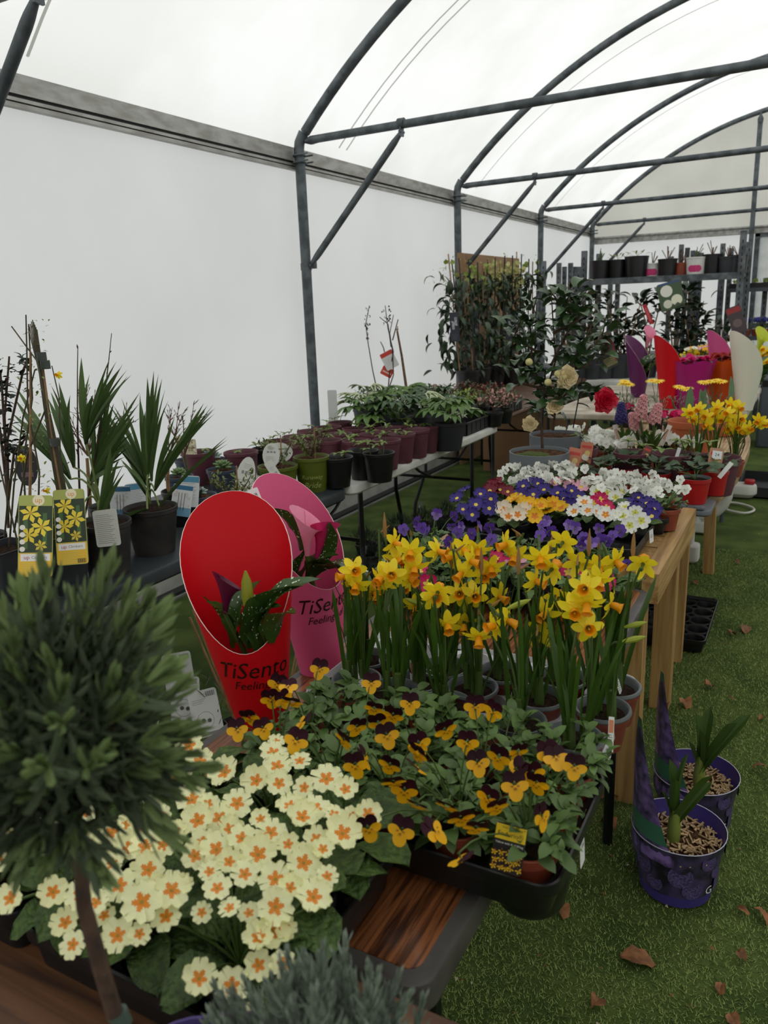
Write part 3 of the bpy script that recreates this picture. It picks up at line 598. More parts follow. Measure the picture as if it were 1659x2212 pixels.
for i, b in enumerate(dp):
    t = potted('potted_daffodil', 'dwarf daffodils in a small pot, ' + dlab[i], 'daffodil', (b.x, b.y, .745), .046, .07, mat('brown_red_plastic', (112, 48, 36), .5), 'dwarf daffodils in the pale tray', inner=m_rimgrey)
    t0 = V((b.x, b.y, .805))
    g = MB().lathe([(.0475, .064), (.049, .067), (.0478, .0715), (.0445, .0712), (.043, .066)], 28); g.build('pot_rim', m_rimgrey, t)
    cl_ = [V((U(-.018, .018), U(-.014, .014), 0)) for _ in range(3)]
    for k in range(15):
        c = cl_[k % 3]; az = U(0, 2*PI); el = PI/2-abs(R.gauss(.1, .12))
        ob('leaf', DL[k % 4], t, P(t, aim(t0+c+V((math.cos(az), math.sin(az), 0))*.004-Z*.006, dirv(az, el), U(-1.5, 1.5), U(.68, 1.0))))
    for c in cl_: MB().tube([t0+c-Z*.01-t.location, t0+c+Z*.02-t.location, t0+c+Z*.05-t.location], [.009, .0075, .006], 8).build('shoot_base', m_bud if 0 else m_stem, t)
    for q, f in db[i]:
        az, el = fc[f]; cmr = tocam(q); 
        hd = (V((SR*math.sin(az))) + V((cmr.x, cmr.y, 0))*math.cos(az)); n_ = V((hd.x, hd.y, math.sin(el))) + rnd(.12)
        n_.normalize(); sz = 1.12
        ob('flower', R.choice(DF), t, P(t, face(q, n_, U(0, 1), sz)))
        bk = q-n_*.02; c = R.choice(cl_); pts = bez(t0+c, t0+c*2+Z*(q.z-t0.z)*.55, bk+Z*.012-n_*.014, 7)+[bk+Z*.008-n_*.006, bk]
        MB().tube([p-t.location for p in pts], .0021, 6, 0, False).build('stem', m_stem, t)
        if R.random() < .6: ob('spathe', SPA, t, P(t, face(bk+Z*.008-n_*.01, V((n_.x, n_.y, .8)), 0, .55)))
    for q, k, dx in buds.get(i, []):
        c = R.choice(cl_); n_ = (Z if k == 's' else Z*.25)+SR*dx; ob('bud' if k == 'b' else 'spathe', BUD if k == 'b' else SPA, t, P(t, face(q, n_)))
        MB().tube([p-t.location for p in bez(t0+c, t0+c+Z*.14, q, 7)], .002, 6, 0, False).build('stem', m_stem, t)
tray('pale grey plastic tray holding the pots of dwarf daffodils', -.80, -.236, 1.10, 1.43, .7415, m_lgrey, 6, 4, .05, .042, lip=.006)
card('price_sticker', .022, .03, (228, 226, 220), [('t', '55', 0, .016, .012, (20, 20, 20))], (-.2345, 1.17, .762), (1, 0, .0), label='small white price sticker on the right side of the daffodil tray', cat='sticker', spin=-.1)
card('price_sticker', .022, .05, (232, 232, 228), [('t', '54', 0, .03, .012, (20, 20, 20))], (-.2165, .93, .742), (1, 0, .05), label='white price sticker hanging on the viola tray side', cat='sticker')
card('price_sticker', .03, .045, (226, 228, 230), [('t', '£3', 0, .026, .012, (20, 20, 20))], at(668, 2050, .775), (1, -.6, .1), label='white price sticker on the near right edge of the primula tray', cat='sticker')
for i, (u, v) in enumerate(((1330, 1560), (1342, 1500), (1345, 1440), (780, 1490), (892, 1490), (1318, 1625))):
    p = at(u, v, .80); card('plant_label', .009, .055, (214, 214, 208), [('r', -.0035, .0035, .03, .05, (196, 120, 80)), ('l', -.003, .003, .008, .026, (90, 90, 90), 6)], p, tocam(p)+SR*(.9 if i < 3 else 0), label='slim white stick label in a daffodil pot, %s' % ('right edge front', 'right edge middle', 'right edge back', 'left corner', 'left of middle', 'at the viola tray corner')[i], group='stick labels among the daffodils')
# ================================================================== wrapped callas (carton cones cut on the slant)
def cone(t, name, r0, r1, zb, zl, zh, th, m, ry=.8, pw=.85, thick=.0012, edge=None, seam=True, n=44, lean=V((0, 0, 0))):
    g = MB(); rows = 9
    def rad(z): return r0+(r1-r0)*min(1.2, (z-zb)/(.40))
    def hh(a): return zl+(zh-zl)*((1-math.cos(a-th))/2)**pw
    for off, mi, fl in ((0, 0, 0), (-thick, 1, 1)):
        vs = []
        for i in range(rows+1):
            for j in range(n): a = 2*PI*j/n; z = zb+(hh(a)-zb)*i/rows; r = rad(z)+off; vs.append(V((r*math.cos(a-th)*ry*math.cos(th)-r*math.sin(a-th)*math.sin(th), r*math.cos(a-th)*ry*math.sin(th)+r*math.sin(a-th)*math.cos(th), z))+lean*z)
        fs = [(i*n+j, i*n+(j+1) % n, (i+1)*n+(j+1) % n, (i+1)*n+j) for i in range(rows) for j in range(n)]
        g.add(vs, [f[::-1] for f in fs] if fl else fs, mi)
    b = rows*n; c = (rows+1)*n; g.f += [(b+j, b+(j+1) % n, c+b+(j+1) % n, c+b+j) for j in range(n)]; g.m += [2]*n
    g.tube([g.v[b+j]+V((0, 0, 0)) for j in list(range(n))+[0]], .0005, 4, 2, False)
    return g.build(name, [m, m, edge or cm((236, 214, 206))], t), rad
def cone_text(t, s, size, th, ry, rad, a0, zc, m, shear=.3, lean=V((0, 0, 0))):
    g = text_geo(s, size, shear); o = MB(); vs = []
    for v in g.v:
        z = zc+v.y; r = rad(z)+.0012; a = a0+v.x/r; vs.append(V((r*math.cos(a-th)*ry*math.cos(th)-r*math.sin(a-th)*math.sin(th), r*math.cos(a-th)*ry*math.sin(th)+r*math.sin(a-th)*math.cos(th), z))+lean*z)
    o.add(vs, g.f).build('lettering', m, t)
def calla(m, mi, s=1):
    g = MB(); n = 16; rows = 8; vs = []
    for i in range(rows+1):
        u = i/rows; r = (.005+.019*u**1.6)*s
        for j in range(n+3):
            a = 2*PI*j/n-.4; ov = 1-.16*max(0, (j-n)/3); tip = math.cos(a-PI*.5)
            vs.append((r*ov*math.cos(a)*(1+.25*u**3), r*ov*math.sin(a)*(1+.35*u**4), (.075*u+.022*u**3*tip)*s))
    k = n+3; g.add(vs, [(i*k+j, i*k+j+1, (i+1)*k+j+1, (i+1)*k+j) for i in range(rows) for j in range(k-1)])
    g.tube([(0, 0, .02*s), (0, 0, .055*s)], .003*s, 6, 1); return g.mesh('flower', [m, mi])
def cleaf(L, W, m, seed=0, arch=1.2, spots=True):
    g = leaf(L, W, lambda t: math.sin(PI*min(1, t*.93+.05))**.75*(1-.25*t), arch, .45, 10, 2, .05); rr = random.Random(seed); base = list(g.f)
    if spots:
        for _ in range(34):
            f = base[rr.randrange(8, len(base)-8)]; a, b, c, d = [g.v[i] for i in f]; u, v = rr.random(), rr.random(); p = (a*(1-u)+b*u)*(1-v)+(d*(1-u)+c*u)*v
            nn = (b-a).cross(d-a).normalized(); e = (b-a).normalized(); h = nn.cross(e); q = .0008+.0009*rr.random()
            for sg in (1, -1): g.add([p+nn*.0004*sg+e*q*math.cos(x)+h*q*1.6*math.sin(x) for x in (0, 1.25, 2.5, 3.75, 5)], [(0, 1, 2, 3, 4)], 1)
    return g.mesh('leaf', m)
m_cal = mat('calla_leaf', (54, 84, 30), .32, trans=.2, rand=.15); m_sp = mat('leaf_spot', (206, 214, 190), .5)
m_cd = mat('dark_calla', (92, 12, 52), .4, trans=.15); m_cp = mat('pink_calla', (240, 150, 180), .4, trans=.25); m_ci = mat('calla_spadix', (214, 190, 120), .5)
CLF = [cleaf(.15, .06, [m_cal, m_sp], i, (.5, 1.4, 1.0)[i]) for i in range(3)]
m_rw = mat('red_carton', (200, 10, 24), .5, spec=.25); m_pw = mat('pink_carton', (216, 88, 132), .5, spec=.3)
m_ink = mat('bronze_lettering', (52, 28, 20), .35, metal=.4)
def wrap(label, base, m, th, r0=.045, r1=.128, zl=.19, zh=.465, ry=.8, pw=.85, cat='potted plant', group=None, name='wrapped_calla', lean=V((0, 0, 0))):
    t = thing(name, label, cat, base, group); w_, rad = cone(t, 'carton_wrap', r0, r1, 0, zl, zh, th, m, ry, pw, lean=lean); return t, rad
TH = math.radians(-58)
t, rad = wrap('red carton-wrapped calla with dark purple bloom, lettered TiSento', (-.868, 1.07, .722), m_rw, TH, .046, .117, .178, .442, .8, 1.0, lean=V((-.10, 0, 0)))
cone_text(t, 'TiSento', .047, TH, .8, rad, TH+.12, .142, m_ink, lean=V((-.10, 0, 0))); cone_text(t, 'Feelings of', .024, TH, .8, rad, TH+.25, .112, m_ink, lean=V((-.10, 0, 0)))
o = V(t.location)
for u, v, u2, v2, k, sc_, ro in ((500, 1400, 440, 1240, 0, .8, .6), (515, 1390, 520, 1215, 1, .95, 0), (560, 1400, 600, 1215, 1, 1.25, -.5), (575, 1385, 625, 1235, 1, 1.2, .3), (545, 1400, 570, 1290, 2, 1.0, .3), (530, 1410, 490, 1300, 2, .9, -.3), (560, 1410, 545, 1300, 0, .9, .2), (590, 1390, 610, 1320, 2, .9, 0)):
    a = aty(u, v, 1.05); b = aty(u2, v2, 1.03+.04*(k == 1)); ob('leaf', CLF[k], t, P(t, aim(a, b-a, ro, sc_)))
fl = calla(m_cd, m_ci, .85); p = aty(487, 1325, 1.03); ob('flower', fl, t, P(t, face(p, (.12, .05, 1), .6)))
MB().tube([V((-.015, 0, .12)), p-o], .005, 7).build('stem', m_stem, t)
p = aty(535, 1290, 1.04); MB().tube([(p-o)-Z*.04, (p-o), (p-o)+Z*.03, (p-o)+Z*.05], [.004, .011, .009, .002], 8).build('bud', mat('fading_bud', (150, 150, 40), .5, trans=.2), t)
ob('pot', pot_mesh(.036, .08, m_black), t, M.Translation((-.008, 0, .02)))
TH = math.radians(-12)
t, rad = wrap('pink carton-wrapped calla with pink bloom, lettered TiSento, behind the red one', (-.905, 1.335, .722), m_pw, TH, .052, .108, .20, .43, .85, 1.05, lean=V((-.08, 0, 0)))
cone_text(t, 'TiSento', .046, TH, .85, rad, TH-.25, .168, m_ink, lean=V((-.08, 0, 0))); cone_text(t, 'Feelings of', .024, TH, .85, rad, TH-.2, .136, m_ink, lean=V((-.08, 0, 0)))
o = V(t.location)
for u, v, u2, v2, k, sc_, ro in ((620, 1200, 560, 1070, 0, .9, .9), (650, 1190, 600, 1090, 2, .9, 1.0), (665, 1250, 745, 1215, 1, 1.1, -.4), (670, 1260, 790, 1215, 1, 1.35, -.2), (690, 1220, 725, 1110, 0, .8, -1.3), (650, 1260, 700, 1180, 2, .9, .4), (640, 1270, 660, 1160, 0, .8, .2)):
    a = aty(u, v, 1.31); b = aty(u2, v2, 1.30); ob('leaf', CLF[k], t, P(t, aim(a, b-a, ro, sc_)))
fl = calla(m_cp, m_ci, 1.1); p = aty(664, 1200, 1.29); ob('flower', fl, t, P(t, face(p, (.05, .0, 1), .3))); MB().tube([V((.0, 0, .12)), p-o], .006, 7).build('stem', m_stem, t)
p = aty(684, 1205, 1.31); ob('flower', calla(mat('deep_pink_calla', (206, 44, 112), .4, trans=.2), m_ci, 1.0), t, P(t, face(p, (.3, .1, 1), 2.2)))
ob('pot', pot_mesh(.038, .08, m_black), t, M.Translation((-.006, 0, .02)))
card('price_sticker', .022, .03, (236, 232, 236), [('t', '£8', 0, .015, .012, (20, 20, 20))], aty(556, 1085, 1.262), (.5, -.7, .2), label='white price sticker at the upper left edge of the pink wrap', cat='sticker', spin=.3)
# ================================================================== lavenders
m_lav = mat('lavender_leaf', (74, 86, 62), .7, trans=.06, rand=.35); m_lavt = mat('lavender_tip', (108, 126, 76), .65, trans=.12, rand=.25); m_lavg = mat('grey_lavender_leaf', (126, 138, 122), .75, trans=.08, rand=.25)
def lav_shoot(seed, L=.058, ll=.046, w_=.0050, nw=6, m=(m_lav, m_lavt)):
    rr = random.Random(seed); g = MB().tube([(0, 0, 0), (0, L, 0)], [.0011, .0006], 4, 0, False)
    for i in range(nw):
        t = i/(nw-1); k = 4 if i < nw-1 else 5
        for q in range(k):
            l_ = leaf(ll*(1-.45*t)*rr.uniform(.8, 1.15), w_, strap, 1.5-1.6*t, .5, 4, 1); a = 2*PI*q/k+i*.8; el = rr.uniform(.9, 1.45)-1.05*t
            g.merge(l_, M.Translation((0, L*t, 0)) @ M.Rotation(a, 4, 'Y') @ M.Rotation(el, 4, 'X') @ M.Rotation(-PI/2, 4, 'X') @ M.Rotation(PI/2, 4, 'X'), 1 if t > .7 else 0)
    return g
def shootfix(g):  # leaves were laid along +Y; lean them out from the shoot axis
    return g
LS = [lav_shoot(i).mesh('shoot', [m_lav, m_lavt]) for i in range(4)]
LS2 = [lav_shoot(i+9, .06, .024, .0026, 10).mesh('shoot', [m_lavg, m_lavg]) for i in range(4)]
t = potted('lavender_standard', 'clipped ball-headed lavender standard on a bare trunk in a purple pot, nearest the viewer', 'lavender', (-.395, .352, .741), .062, .155, mat('purple_pot', (62, 42, 110), .45), drop=.02)
o = V(t.location); top = V((-.452, .33, 1.13)); ctr = V((-.47, .345, 1.195))
tr = [V((-.43, .342, .87)), V((-.447, .335, .95)), V((-.452, .332, 1.0)), V((-.458, .33, 1.06)), top]
MB().tube([p-o for p in tr], [.0075, .0068, .0066, .006, .005], 9).build('trunk', m_woody, t)
MB().tube([V((-.4435, .337, .945))-o, V((-.4465, .336, .957))-o], .0085, 9).build('tie', cm((70, 86, 76), .5), t)
for k in range(9):
    d = dirv(U(0, 6.3), U(-.1, 1.3)); MB().tube([p-o for p in bez(top, top+Z*.03, ctr+d*.06, 5)], [.004, .0035, .003, .0025, .002, .0015], 6).build('branch', m_woody, t)
for k in range(135):
    d = dirv(U(0, 6.3), math.asin(U(-.75, 1))); rr_ = .076*(.55 if k % 3 == 0 else U(.72, .95)); up = (d*1.1+Z*.35+rnd(.25)).normalized()
    ob('shoot', LS[k % 4], t, P(t, aim(ctr+V((d.x*rr_*1.05, d.y*rr_*1.05, d.z*rr_*1.25))-up*.03, up, U(0, 6), U(.8, 1.15))))
card('plant_label', .05, .055, (120, 80, 140), [('r', -.022, .022, .0, .02, (84, 120, 74)), ('c', -.008, .036, .011, (150, 104, 168)), ('c', .01, .024, .009, (104, 146, 96)), ('r', .006, .02, .0, .016, (214, 214, 220)), ('f', .006, .04, .011, (96, 52, 116), 7)], (-.385, .385, .858), (.2, -.8, .9), label='purple and green picture label standing in the lavender standard pot', spin=.2)
t = potted('lavender_bush', 'silvery narrow-leaved lavender bush at the bottom edge beside the primulas', 'lavender', (-.278, .375, .741), .062, .12, m_terra); o = V(t.location)
for k in range(180):
    d = dirv(U(0, 6.3), math.asin(U(.02, 1))); q = V((-.272+d.x*.13*U(.6, 1), .38+d.y*.09*U(.6, 1), .895+d.z*.105*U(.6, 1))); up = (d*.8+Z*.8+rnd(.2)).normalized(); ob('shoot', LS2[k % 4], t, P(t, aim(q-up*.04, up, U(0, 6), U(.75, 1.15))))
for k in range(12): d = dirv(2*PI*k/12, .7); MB().tube([V((0, 0, .11)), d*.09+V((0, 0, .13))], .002, 5).build('stem', m_woody, t)
# ================================================================== plants on the dark table by the wall
ZT = .735
def sqpot(label, x, y, s, h, m, name='potted_climber', cat='climber'):
    t = thing(name, label, cat, (x, y, ZT)); g = MB(); b = s*.36; a = s*.5
    def rg(q, z, r=.012): return [(cx*(q-r)+r*math.cos(a0+PI/8*i*1.0)*1.0, cy*(q-r)+r*math.sin(a0+PI/8*i), z) for cx, cy, a0 in ((1, 1, 0), (-1, 1, PI/2), (-1, -1, PI), (1, -1, 1.5*PI)) for i in range(5)]
    L_ = [rg(b, 0), rg(b+(a-b)*.78, h*.78), rg(a-.004, h*.8), rg(a-.003, h*.985), rg(a, h*.99), rg(a, h), rg(a-.004, h), rg(a-.007, h*.8)]
    n = 20; g.add(sum(L_, []), [(i*n+j, i*n+(j+1) % n, (i+1)*n+(j+1) % n, (i+1)*n+j) for i in range(7) for j in range(n)]+[tuple(range(n))[::-1]]); g.build('pot', m, t)
    MB().box(-a+.009, a-.009, -a+.009, a-.009, h*.85, h*.9).build('soil', m_soil, t); return t
def tw(t, pts, y, r, name='twig', m=m_woody, n=6, dy=0):
    k = len(pts); P_ = [aty(u, v, y+dy*i/k)-t.location for i, (u, v) in enumerate(pts)]
    return MB().tube(P_, [r*(1-.5*i/k) for i in range(k)], n).build(name, m, t)
m_gtw = mat('dark_green_twig', (58, 62, 36), .6, col2=(74, 60, 40), scale=60)
def upcard(px, py, y, spin):
    p = aty(px, py, y)
    els = [('r', -.038, .038, .002, .06, (236, 190, 50)), ('r', -.034, .034, .04, .058, (238, 234, 232)), ('t', 'up', -.02, .049, .014, (170, 30, 70)), ('t', 'Climbers', .009, .049, .010, (120, 120, 124)), ('l', -.03, .03, .006, .034, (214, 214, 120), 7), ('b', .012, .034, .004, .016, (230, 230, 220)), ('r', -.038, .038, .062, .19, (34, 52, 28)), ('r', -.028, -.018, .07, .15, (70, 100, 50)), ('r', .016, .026, .08, .16, (66, 104, 50)),
           ('f', -.012, .16, .026, (240, 214, 60), 6), ('f', .014, .125, .026, (240, 214, 60), 6), ('f', -.016, .105, .024, (232, 204, 50), 6), ('f', .012, .078, .016, (220, 196, 60), 6), ('c', -.012, .16, .005, (206, 170, 40)), ('c', .014, .125, .005, (206, 170, 40)), ('r', -.038, .038, .178, .2, (170, 176, 90)), ('c', .006, .192, .014, (240, 228, 196)), ('t', 'up', .006, .192, .018, (226, 150, 40))] + [('c', -.03, .07+.018*i, .0065, (236, 232, 224)) for i in range(4)]
    return card('plant_label', .08, .205, (170, 176, 90), els, p, tocam(p)+V((-.15, 0, .0)), spin=spin)
for k, (x, y, w_) in enumerate(((-1.875, 1.285, 'leftmost, with a square bamboo stake'), (-1.86, 1.44, 'second from the left, stems tied together'))):
    t = sqpot('winter jasmine in a square grey pot, ' + w_, x, y, .135, .175, m_dkgrey)
    if k == 0:
        tw(t, [(62, 1190), (66, 1000), (66, 760)], y, .0042, 'cane', m_cane)
        for pts in ([(20, 1180), (30, 1050), (50, 900), (75, 800)], [(60, 1180), (50, 1000), (70, 860), (62, 700)], [(80, 1180), (85, 1020), (60, 880), (58, 760), (56, 680)], [(40, 1180), (0, 1010), (-30, 900)], [(30, 1150), (60, 980), (100, 880), (80, 780), (25, 705)], [(10, 1160), (20, 1040), (60, 960)]): tw(t, pts, y, .0026, 'stem', m_gtw)
    else:
        tw(t, [(150, 1160), (118, 980), (92, 790)], y, .0042, 'cane', m_cane)
        for q in range(9): d = q*2.6-10; tw(t, [(150+d, 1160), (122+d*.9, 1000), (100+d*.5, 880), (88+d*.4, 800), (70+d*.9, 690+abs(d)*2)], y, .0022, 'stem', m_gtw)
        tw(t, [(150, 1140), (130, 980), (128, 860), (112, 790)], y, .0022, 'stem', m_gtw)
        for u, v in ((90, 770), (98, 788), (118, 955)):
            p = aty(u, v, y)-t.location; MB().tube([p-Z*.011, p+Z*.011], .0125, 10).build('tie', cm((62, 68, 62), .5), t)
    fo = MB(); lg = lgeo('tiny', .012, .006, oval, .5, .3, 4, 1)
    for q in range(70): p = aty(U(50, 100) if k else U(40, 110), U(690, 1120), y+U(-.02, .02)); fo.merge(lg, P(t, aim(p, dirv(U(0, 6.3), U(-.3, 1)), 0, U(.5, 1.3))))
    fo.build('young_foliage', mat('young_green_leaf', (112, 132, 56), .5, trans=.2), t, kind='stuff')
    for u, v in (((125, 810), (50, 992), (100, 1060)) if k else ((45, 990),)): p = aty(u, v, y-.02); ob('flower', DF[3], t, P(t, face(p, (R.uniform(-1, 1), -1, .2), 0, .5)))
upcard(76, 1247, 1.20, -.12).update_tag(); bpy.data.objects['plant_label'].name
bpy.context.view_layer.update()
L_ = [o_ for o_ in C.objects if o_.name.startswith('plant_label') and 'label' not in o_]
L_[-1]['label'] = 'yellow flower picture label on the leftmost square pot, reading up Climbers'; L_[-1]['category'] = 'label'
upcard(158, 1220, 1.36, -.04)
L_ = [o_ for o_ in C.objects if o_.name.startswith('plant_label') and 'label' not in o_]
L_[-1]['label'] = 'yellow flower picture label on the second square pot, reading up Climbers'; L_[-1]['category'] = 'label'
# fan palms
m_palm = mat('palm_leaflet', (84, 108, 60), .42, trans=.15, rand=.2); m_pet = mat('palm_petiole', (112, 128, 66), .5)
m_oldpot = mat('scuffed_black_pot', (34, 33, 32), .7, col2=(52, 48, 44), scale=18, bump=.1)
def frond(t, root, hub, tips, y, n, spread=.03, wd=.017):
    h = aty(*hub, y); fr = MB().tube([p-t.location for p in bez(root, root+Z*.1+(h-root)*.2, h, 6)], [.0042, .004, .0036, .0034, .003, .003, .003], 6).build('frond', m_pet, t)
    for i in range(n):
        f = i/(n-1)*(len(tips)-1) if n > 1 else 0; a = int(min(f, len(tips)-2)) if len(tips) > 1 else 0; b = tips[a]; c = tips[min(a+1, len(tips)-1)]
        tp = aty(b[0]+(c[0]-b[0])*(f-a), b[1]+(c[1]-b[1])*(f-a), y+spread*math.sin(i*2.1)); L__ = (tp-h).length
        ob('leaflet', cached(('pl', i % 3), lambda: leaf(.3, wd, lance, .06+.1*(i % 3), .55, 8, 1).mesh('leaflet', m_palm)), fr, P(t, aim(h, tp-h, (i-(n-1)/2)*.12+U(-.5, .5), 1) @ M.Diagonal((U(.85, 1.15), L__/.3, 1, 1))))
PA = V((-1.85, 1.60, .93)); t = potted('fan_palm', 'larger fan palm in a scuffed black pot, beside the square climber pots', 'palm', (-1.845, 1.60, ZT), .082, .165, m_oldpot)
for hub, tips, n, dy in (((186, 960), [(174, 772), (205, 880), (234, 772), (262, 785), (272, 812)], 9, 0), ((152, 1035), [(32, 830), (20, 910), (70, 895), (95, 910)], 7, -.02), ((190, 1052), [(300, 845), (285, 925), (255, 1000)], 6, .02), ((160, 1010), [(105, 860), (125, 820), (140, 850)], 4, .05), ((195, 1050), [(245, 870), (262, 900), (280, 960)], 5, .06), ((210, 1060), [(200, 870), (240, 850), (225, 860)], 4, .09), ((170, 1110), [(130, 1010), (150, 1180), (110, 1030)], 3, -.05), ((215, 1150), [(240, 960), (262, 1010)], 4, -.03)): frond(t, PA, hub, tips, 1.60+dy, int(n*1.5), wd=.021)
PA = V((-1.87, 1.82, .90)); t = potted('fan_palm', 'smaller fan palm in a black pot standing clear, behind the red wrap', 'palm', (-1.87, 1.82, ZT), .088, .155, m_oldpot)
for hub, tips, n, dy in (((328, 1040), [(318, 815), (330, 800), (346, 818), (352, 880)], 7, 0), ((318, 1050), [(195, 870), (265, 860), (225, 900), (250, 960)], 7, .04), ((335, 1060), [(440, 870), (458, 872), (455, 885)], 5, -.03), ((345, 1095), [(488, 940), (484, 945)], 2, -.06), ((320, 1030), [(300, 850), (310, 900)], 3, .05), ((318, 1100), [(222, 1145), (225, 1142)], 2, -.1), ((335, 1060), [(400, 930), (375, 900)], 3, .05), ((322, 1080), [(262, 990), (280, 1000)], 3, -.03)): frond(t, PA, hub, tips, 1.82+dy, int(n*1.5), wd=.021)
card('plant_label', .075, .105, (206, 206, 200), [('l', -.03, .03, .01, .09, (120, 120, 116), 16)], aty(236, 1180, 1.50), (.35, -1, .2), label='grey printed text label standing in the larger palm pot', spin=.12)
# shrub at the left edge
m_dksh = mat('dark_shrub_leaf', (30, 40, 28), .5, trans=.05, rand=.3)
def spray(t, y, pts, r, nl, lg, m, s=1, m2=None, dens=.012, up=.4):
    tw(t, pts, y, r, 'branch', m_woody); fo = MB()
    for i in range(nl):
        f = U(.25, 1)*(len(pts)-1); a = min(int(f), len(pts)-2); p = aty(pts[a][0]+(pts[a+1][0]-pts[a][0])*(f-a), pts[a][1]+(pts[a+1][1]-pts[a][1])*(f-a), y)+rnd(dens); fo.merge(lg, P(t, aim(p, dirv(U(0, 6.3), U(-.4, .9)), U(-.5, .5), s*U(.7, 1.2))))
    return fo.build('foliage', m, t, kind='stuff')
t = potted('potted_shrub', 'dark-leaved shrub at the far left edge behind the climbers', 'shrub', (-2.16, 1.40, ZT), .08, .14, m_black)
LD = lgeo('med', .028, .015, oval, .6, .3, 5, 1)
for pts in ([(18, 1140), (14, 1000), (10, 900), (20, 770)], [(18, 1100), (16, 950), (50, 800), (58, 780)], [(18, 1080), (0, 930), (-20, 850), (-30, 800)], [(18, 1080), (30, 980), (60, 940)], [(14, 1000), (5, 850), (0, 800)]): spray(t, 1.40, pts, .004, 30, LD, m_dksh, 1, dens=.014)
card('plant_label', .075, .13, (26, 22, 26), [('c', .0, .08, .02, (70, 40, 52)), ('r', -.02, .02, .03, .045, (120, 90, 96)), ('t', 'A', 0, .1, .02, (140, 110, 116))], aty(62, 1050, 1.62), (.5, -1, .1), label='dark oval picture label behind the leftmost climber', shape='oval')
# twiggy bare shrubs
m_btw = mat('brown_budded_twig', (112, 78, 58), .7, col2=(84, 58, 44), scale=60)
def budtwig(t, y, base, tips, r, nb, name='branch', m=m_btw, bl=.012):
    g = MB()
    for tp in tips:
        mid = ((base[0]+tp[0])/2+U(-12, 12), (base[1]+tp[1])/2+U(-8, 8)); q = [aty(*p, y+U(-.01, .01))-t.location for p in (base, mid, tp)]; pl = bez(*q, 7); g.tube(pl, [r*(1-.7*i/7) for i in range(8)], 5)
        for k in range(nb):
            i = 2+k % 5; p = pl[i].lerp(pl[i+1], R.random()); d = (pl[i+1]-pl[i]).normalized()+rnd(.5); g.tube([p, p+d*bl*.5, p+d*bl], [r*.4, r*.65, .0003], 5)
            if R.random() < .5: d2 = d.normalized(); g.tube([p, p+d2*bl*2], r*.3, 4); e = p+d2*bl*2; g.tube([e, e+d2*bl*.5, e+d2*bl], [r*.3, r*.6, .0003], 5)
    return g.build(name, m, t)
t = potted('budded_standard', 'bare budded standard on a grafted stem, behind the larger palm', 'shrub', (-2.10, 1.86, ZT), .075, .13, m_black)
tw(t, [(196, 1140), (192, 1040), (188, 990)], 1.86, .008, 'trunk', m_cane)
for k, tips in enumerate(([(130, 870), (150, 895), (165, 880)], [(185, 830), (205, 850)], [(250, 900), (285, 880), (300, 905)], [(220, 860), (240, 920), (140, 930)])): budtwig(t, 1.86, (190, 985), tips, .0028, 12)
t = potted('budded_standard', 'bare budded standard on a slanting grafted stem, right of the smaller palm', 'shrub', (-2.02, 2.13, ZT), .075, .13, m_black)
tw(t, [(425, 1110), (410, 1040), (398, 985)], 2.13, .008, 'trunk', m_gtw); tw(t, [(368, 1130), (362, 1040), (364, 980)], 2.13, .008, 'trunk', m_cane)
for k, tips in enumerate(([(372, 880), (385, 870), (400, 885)], [(420, 865), (440, 890)], [(365, 900), (410, 930), (395, 900)])): budtwig(t, 2.13, (398 if k else 366, 985), tips, .0028, 12)
t = potted('bare_magnolia', 'bare dark twigs with one pointed bud, rising above the palms', 'shrub', (-2.2, 1.66, ZT), .08, .14, m_black)
budtwig(t, 1.66, (175, 1130), [(168, 748)], .0042, 6, m=m_woody); budtwig(t, 1.66, (180, 1130), [(241, 720)], .0036, 6, m=m_woody); budtwig(t, 1.66, (150, 1100), [(130, 960)], .003, 5, m=m_woody)
for i, (u, v, y, w_, sp) in enumerate(((262, 1120, 1.80, 'left of the smaller palm', -.12), (302, 1110, 1.90, 'behind the smaller palm', .05), (388, 1115, 1.92, 'right of the smaller palm', -.18), (408, 1095, 1.98, 'by the slanting stem', -.05))):
    els = [('r', -.033, .033, .09, .105, (46, 110, 150)), ('r', -.033, .033, 0, .03, (110, 160, 190))]+[('c', U(-.025, .025), U(.03, .085), U(.003, .006), (212, 206, 204)) for _ in range(9)]+[('r', -.012+.01*q, -.0105+.01*q, .02, .08, (70, 60, 56)) for q in range(3)]
    if i % 2: els = [('r', -.033, .033, .085, .105, (90, 150, 180)), ('l', -.028, .028, .02, .08, (130, 130, 128), 12)]
    p = aty(u, v, y); card('plant_label', .068, .108, (222, 224, 226), els, p, tocam(p)+SR*(.2-.2*i), label='blue and white magnolia picture label, ' + w_, spin=sp)
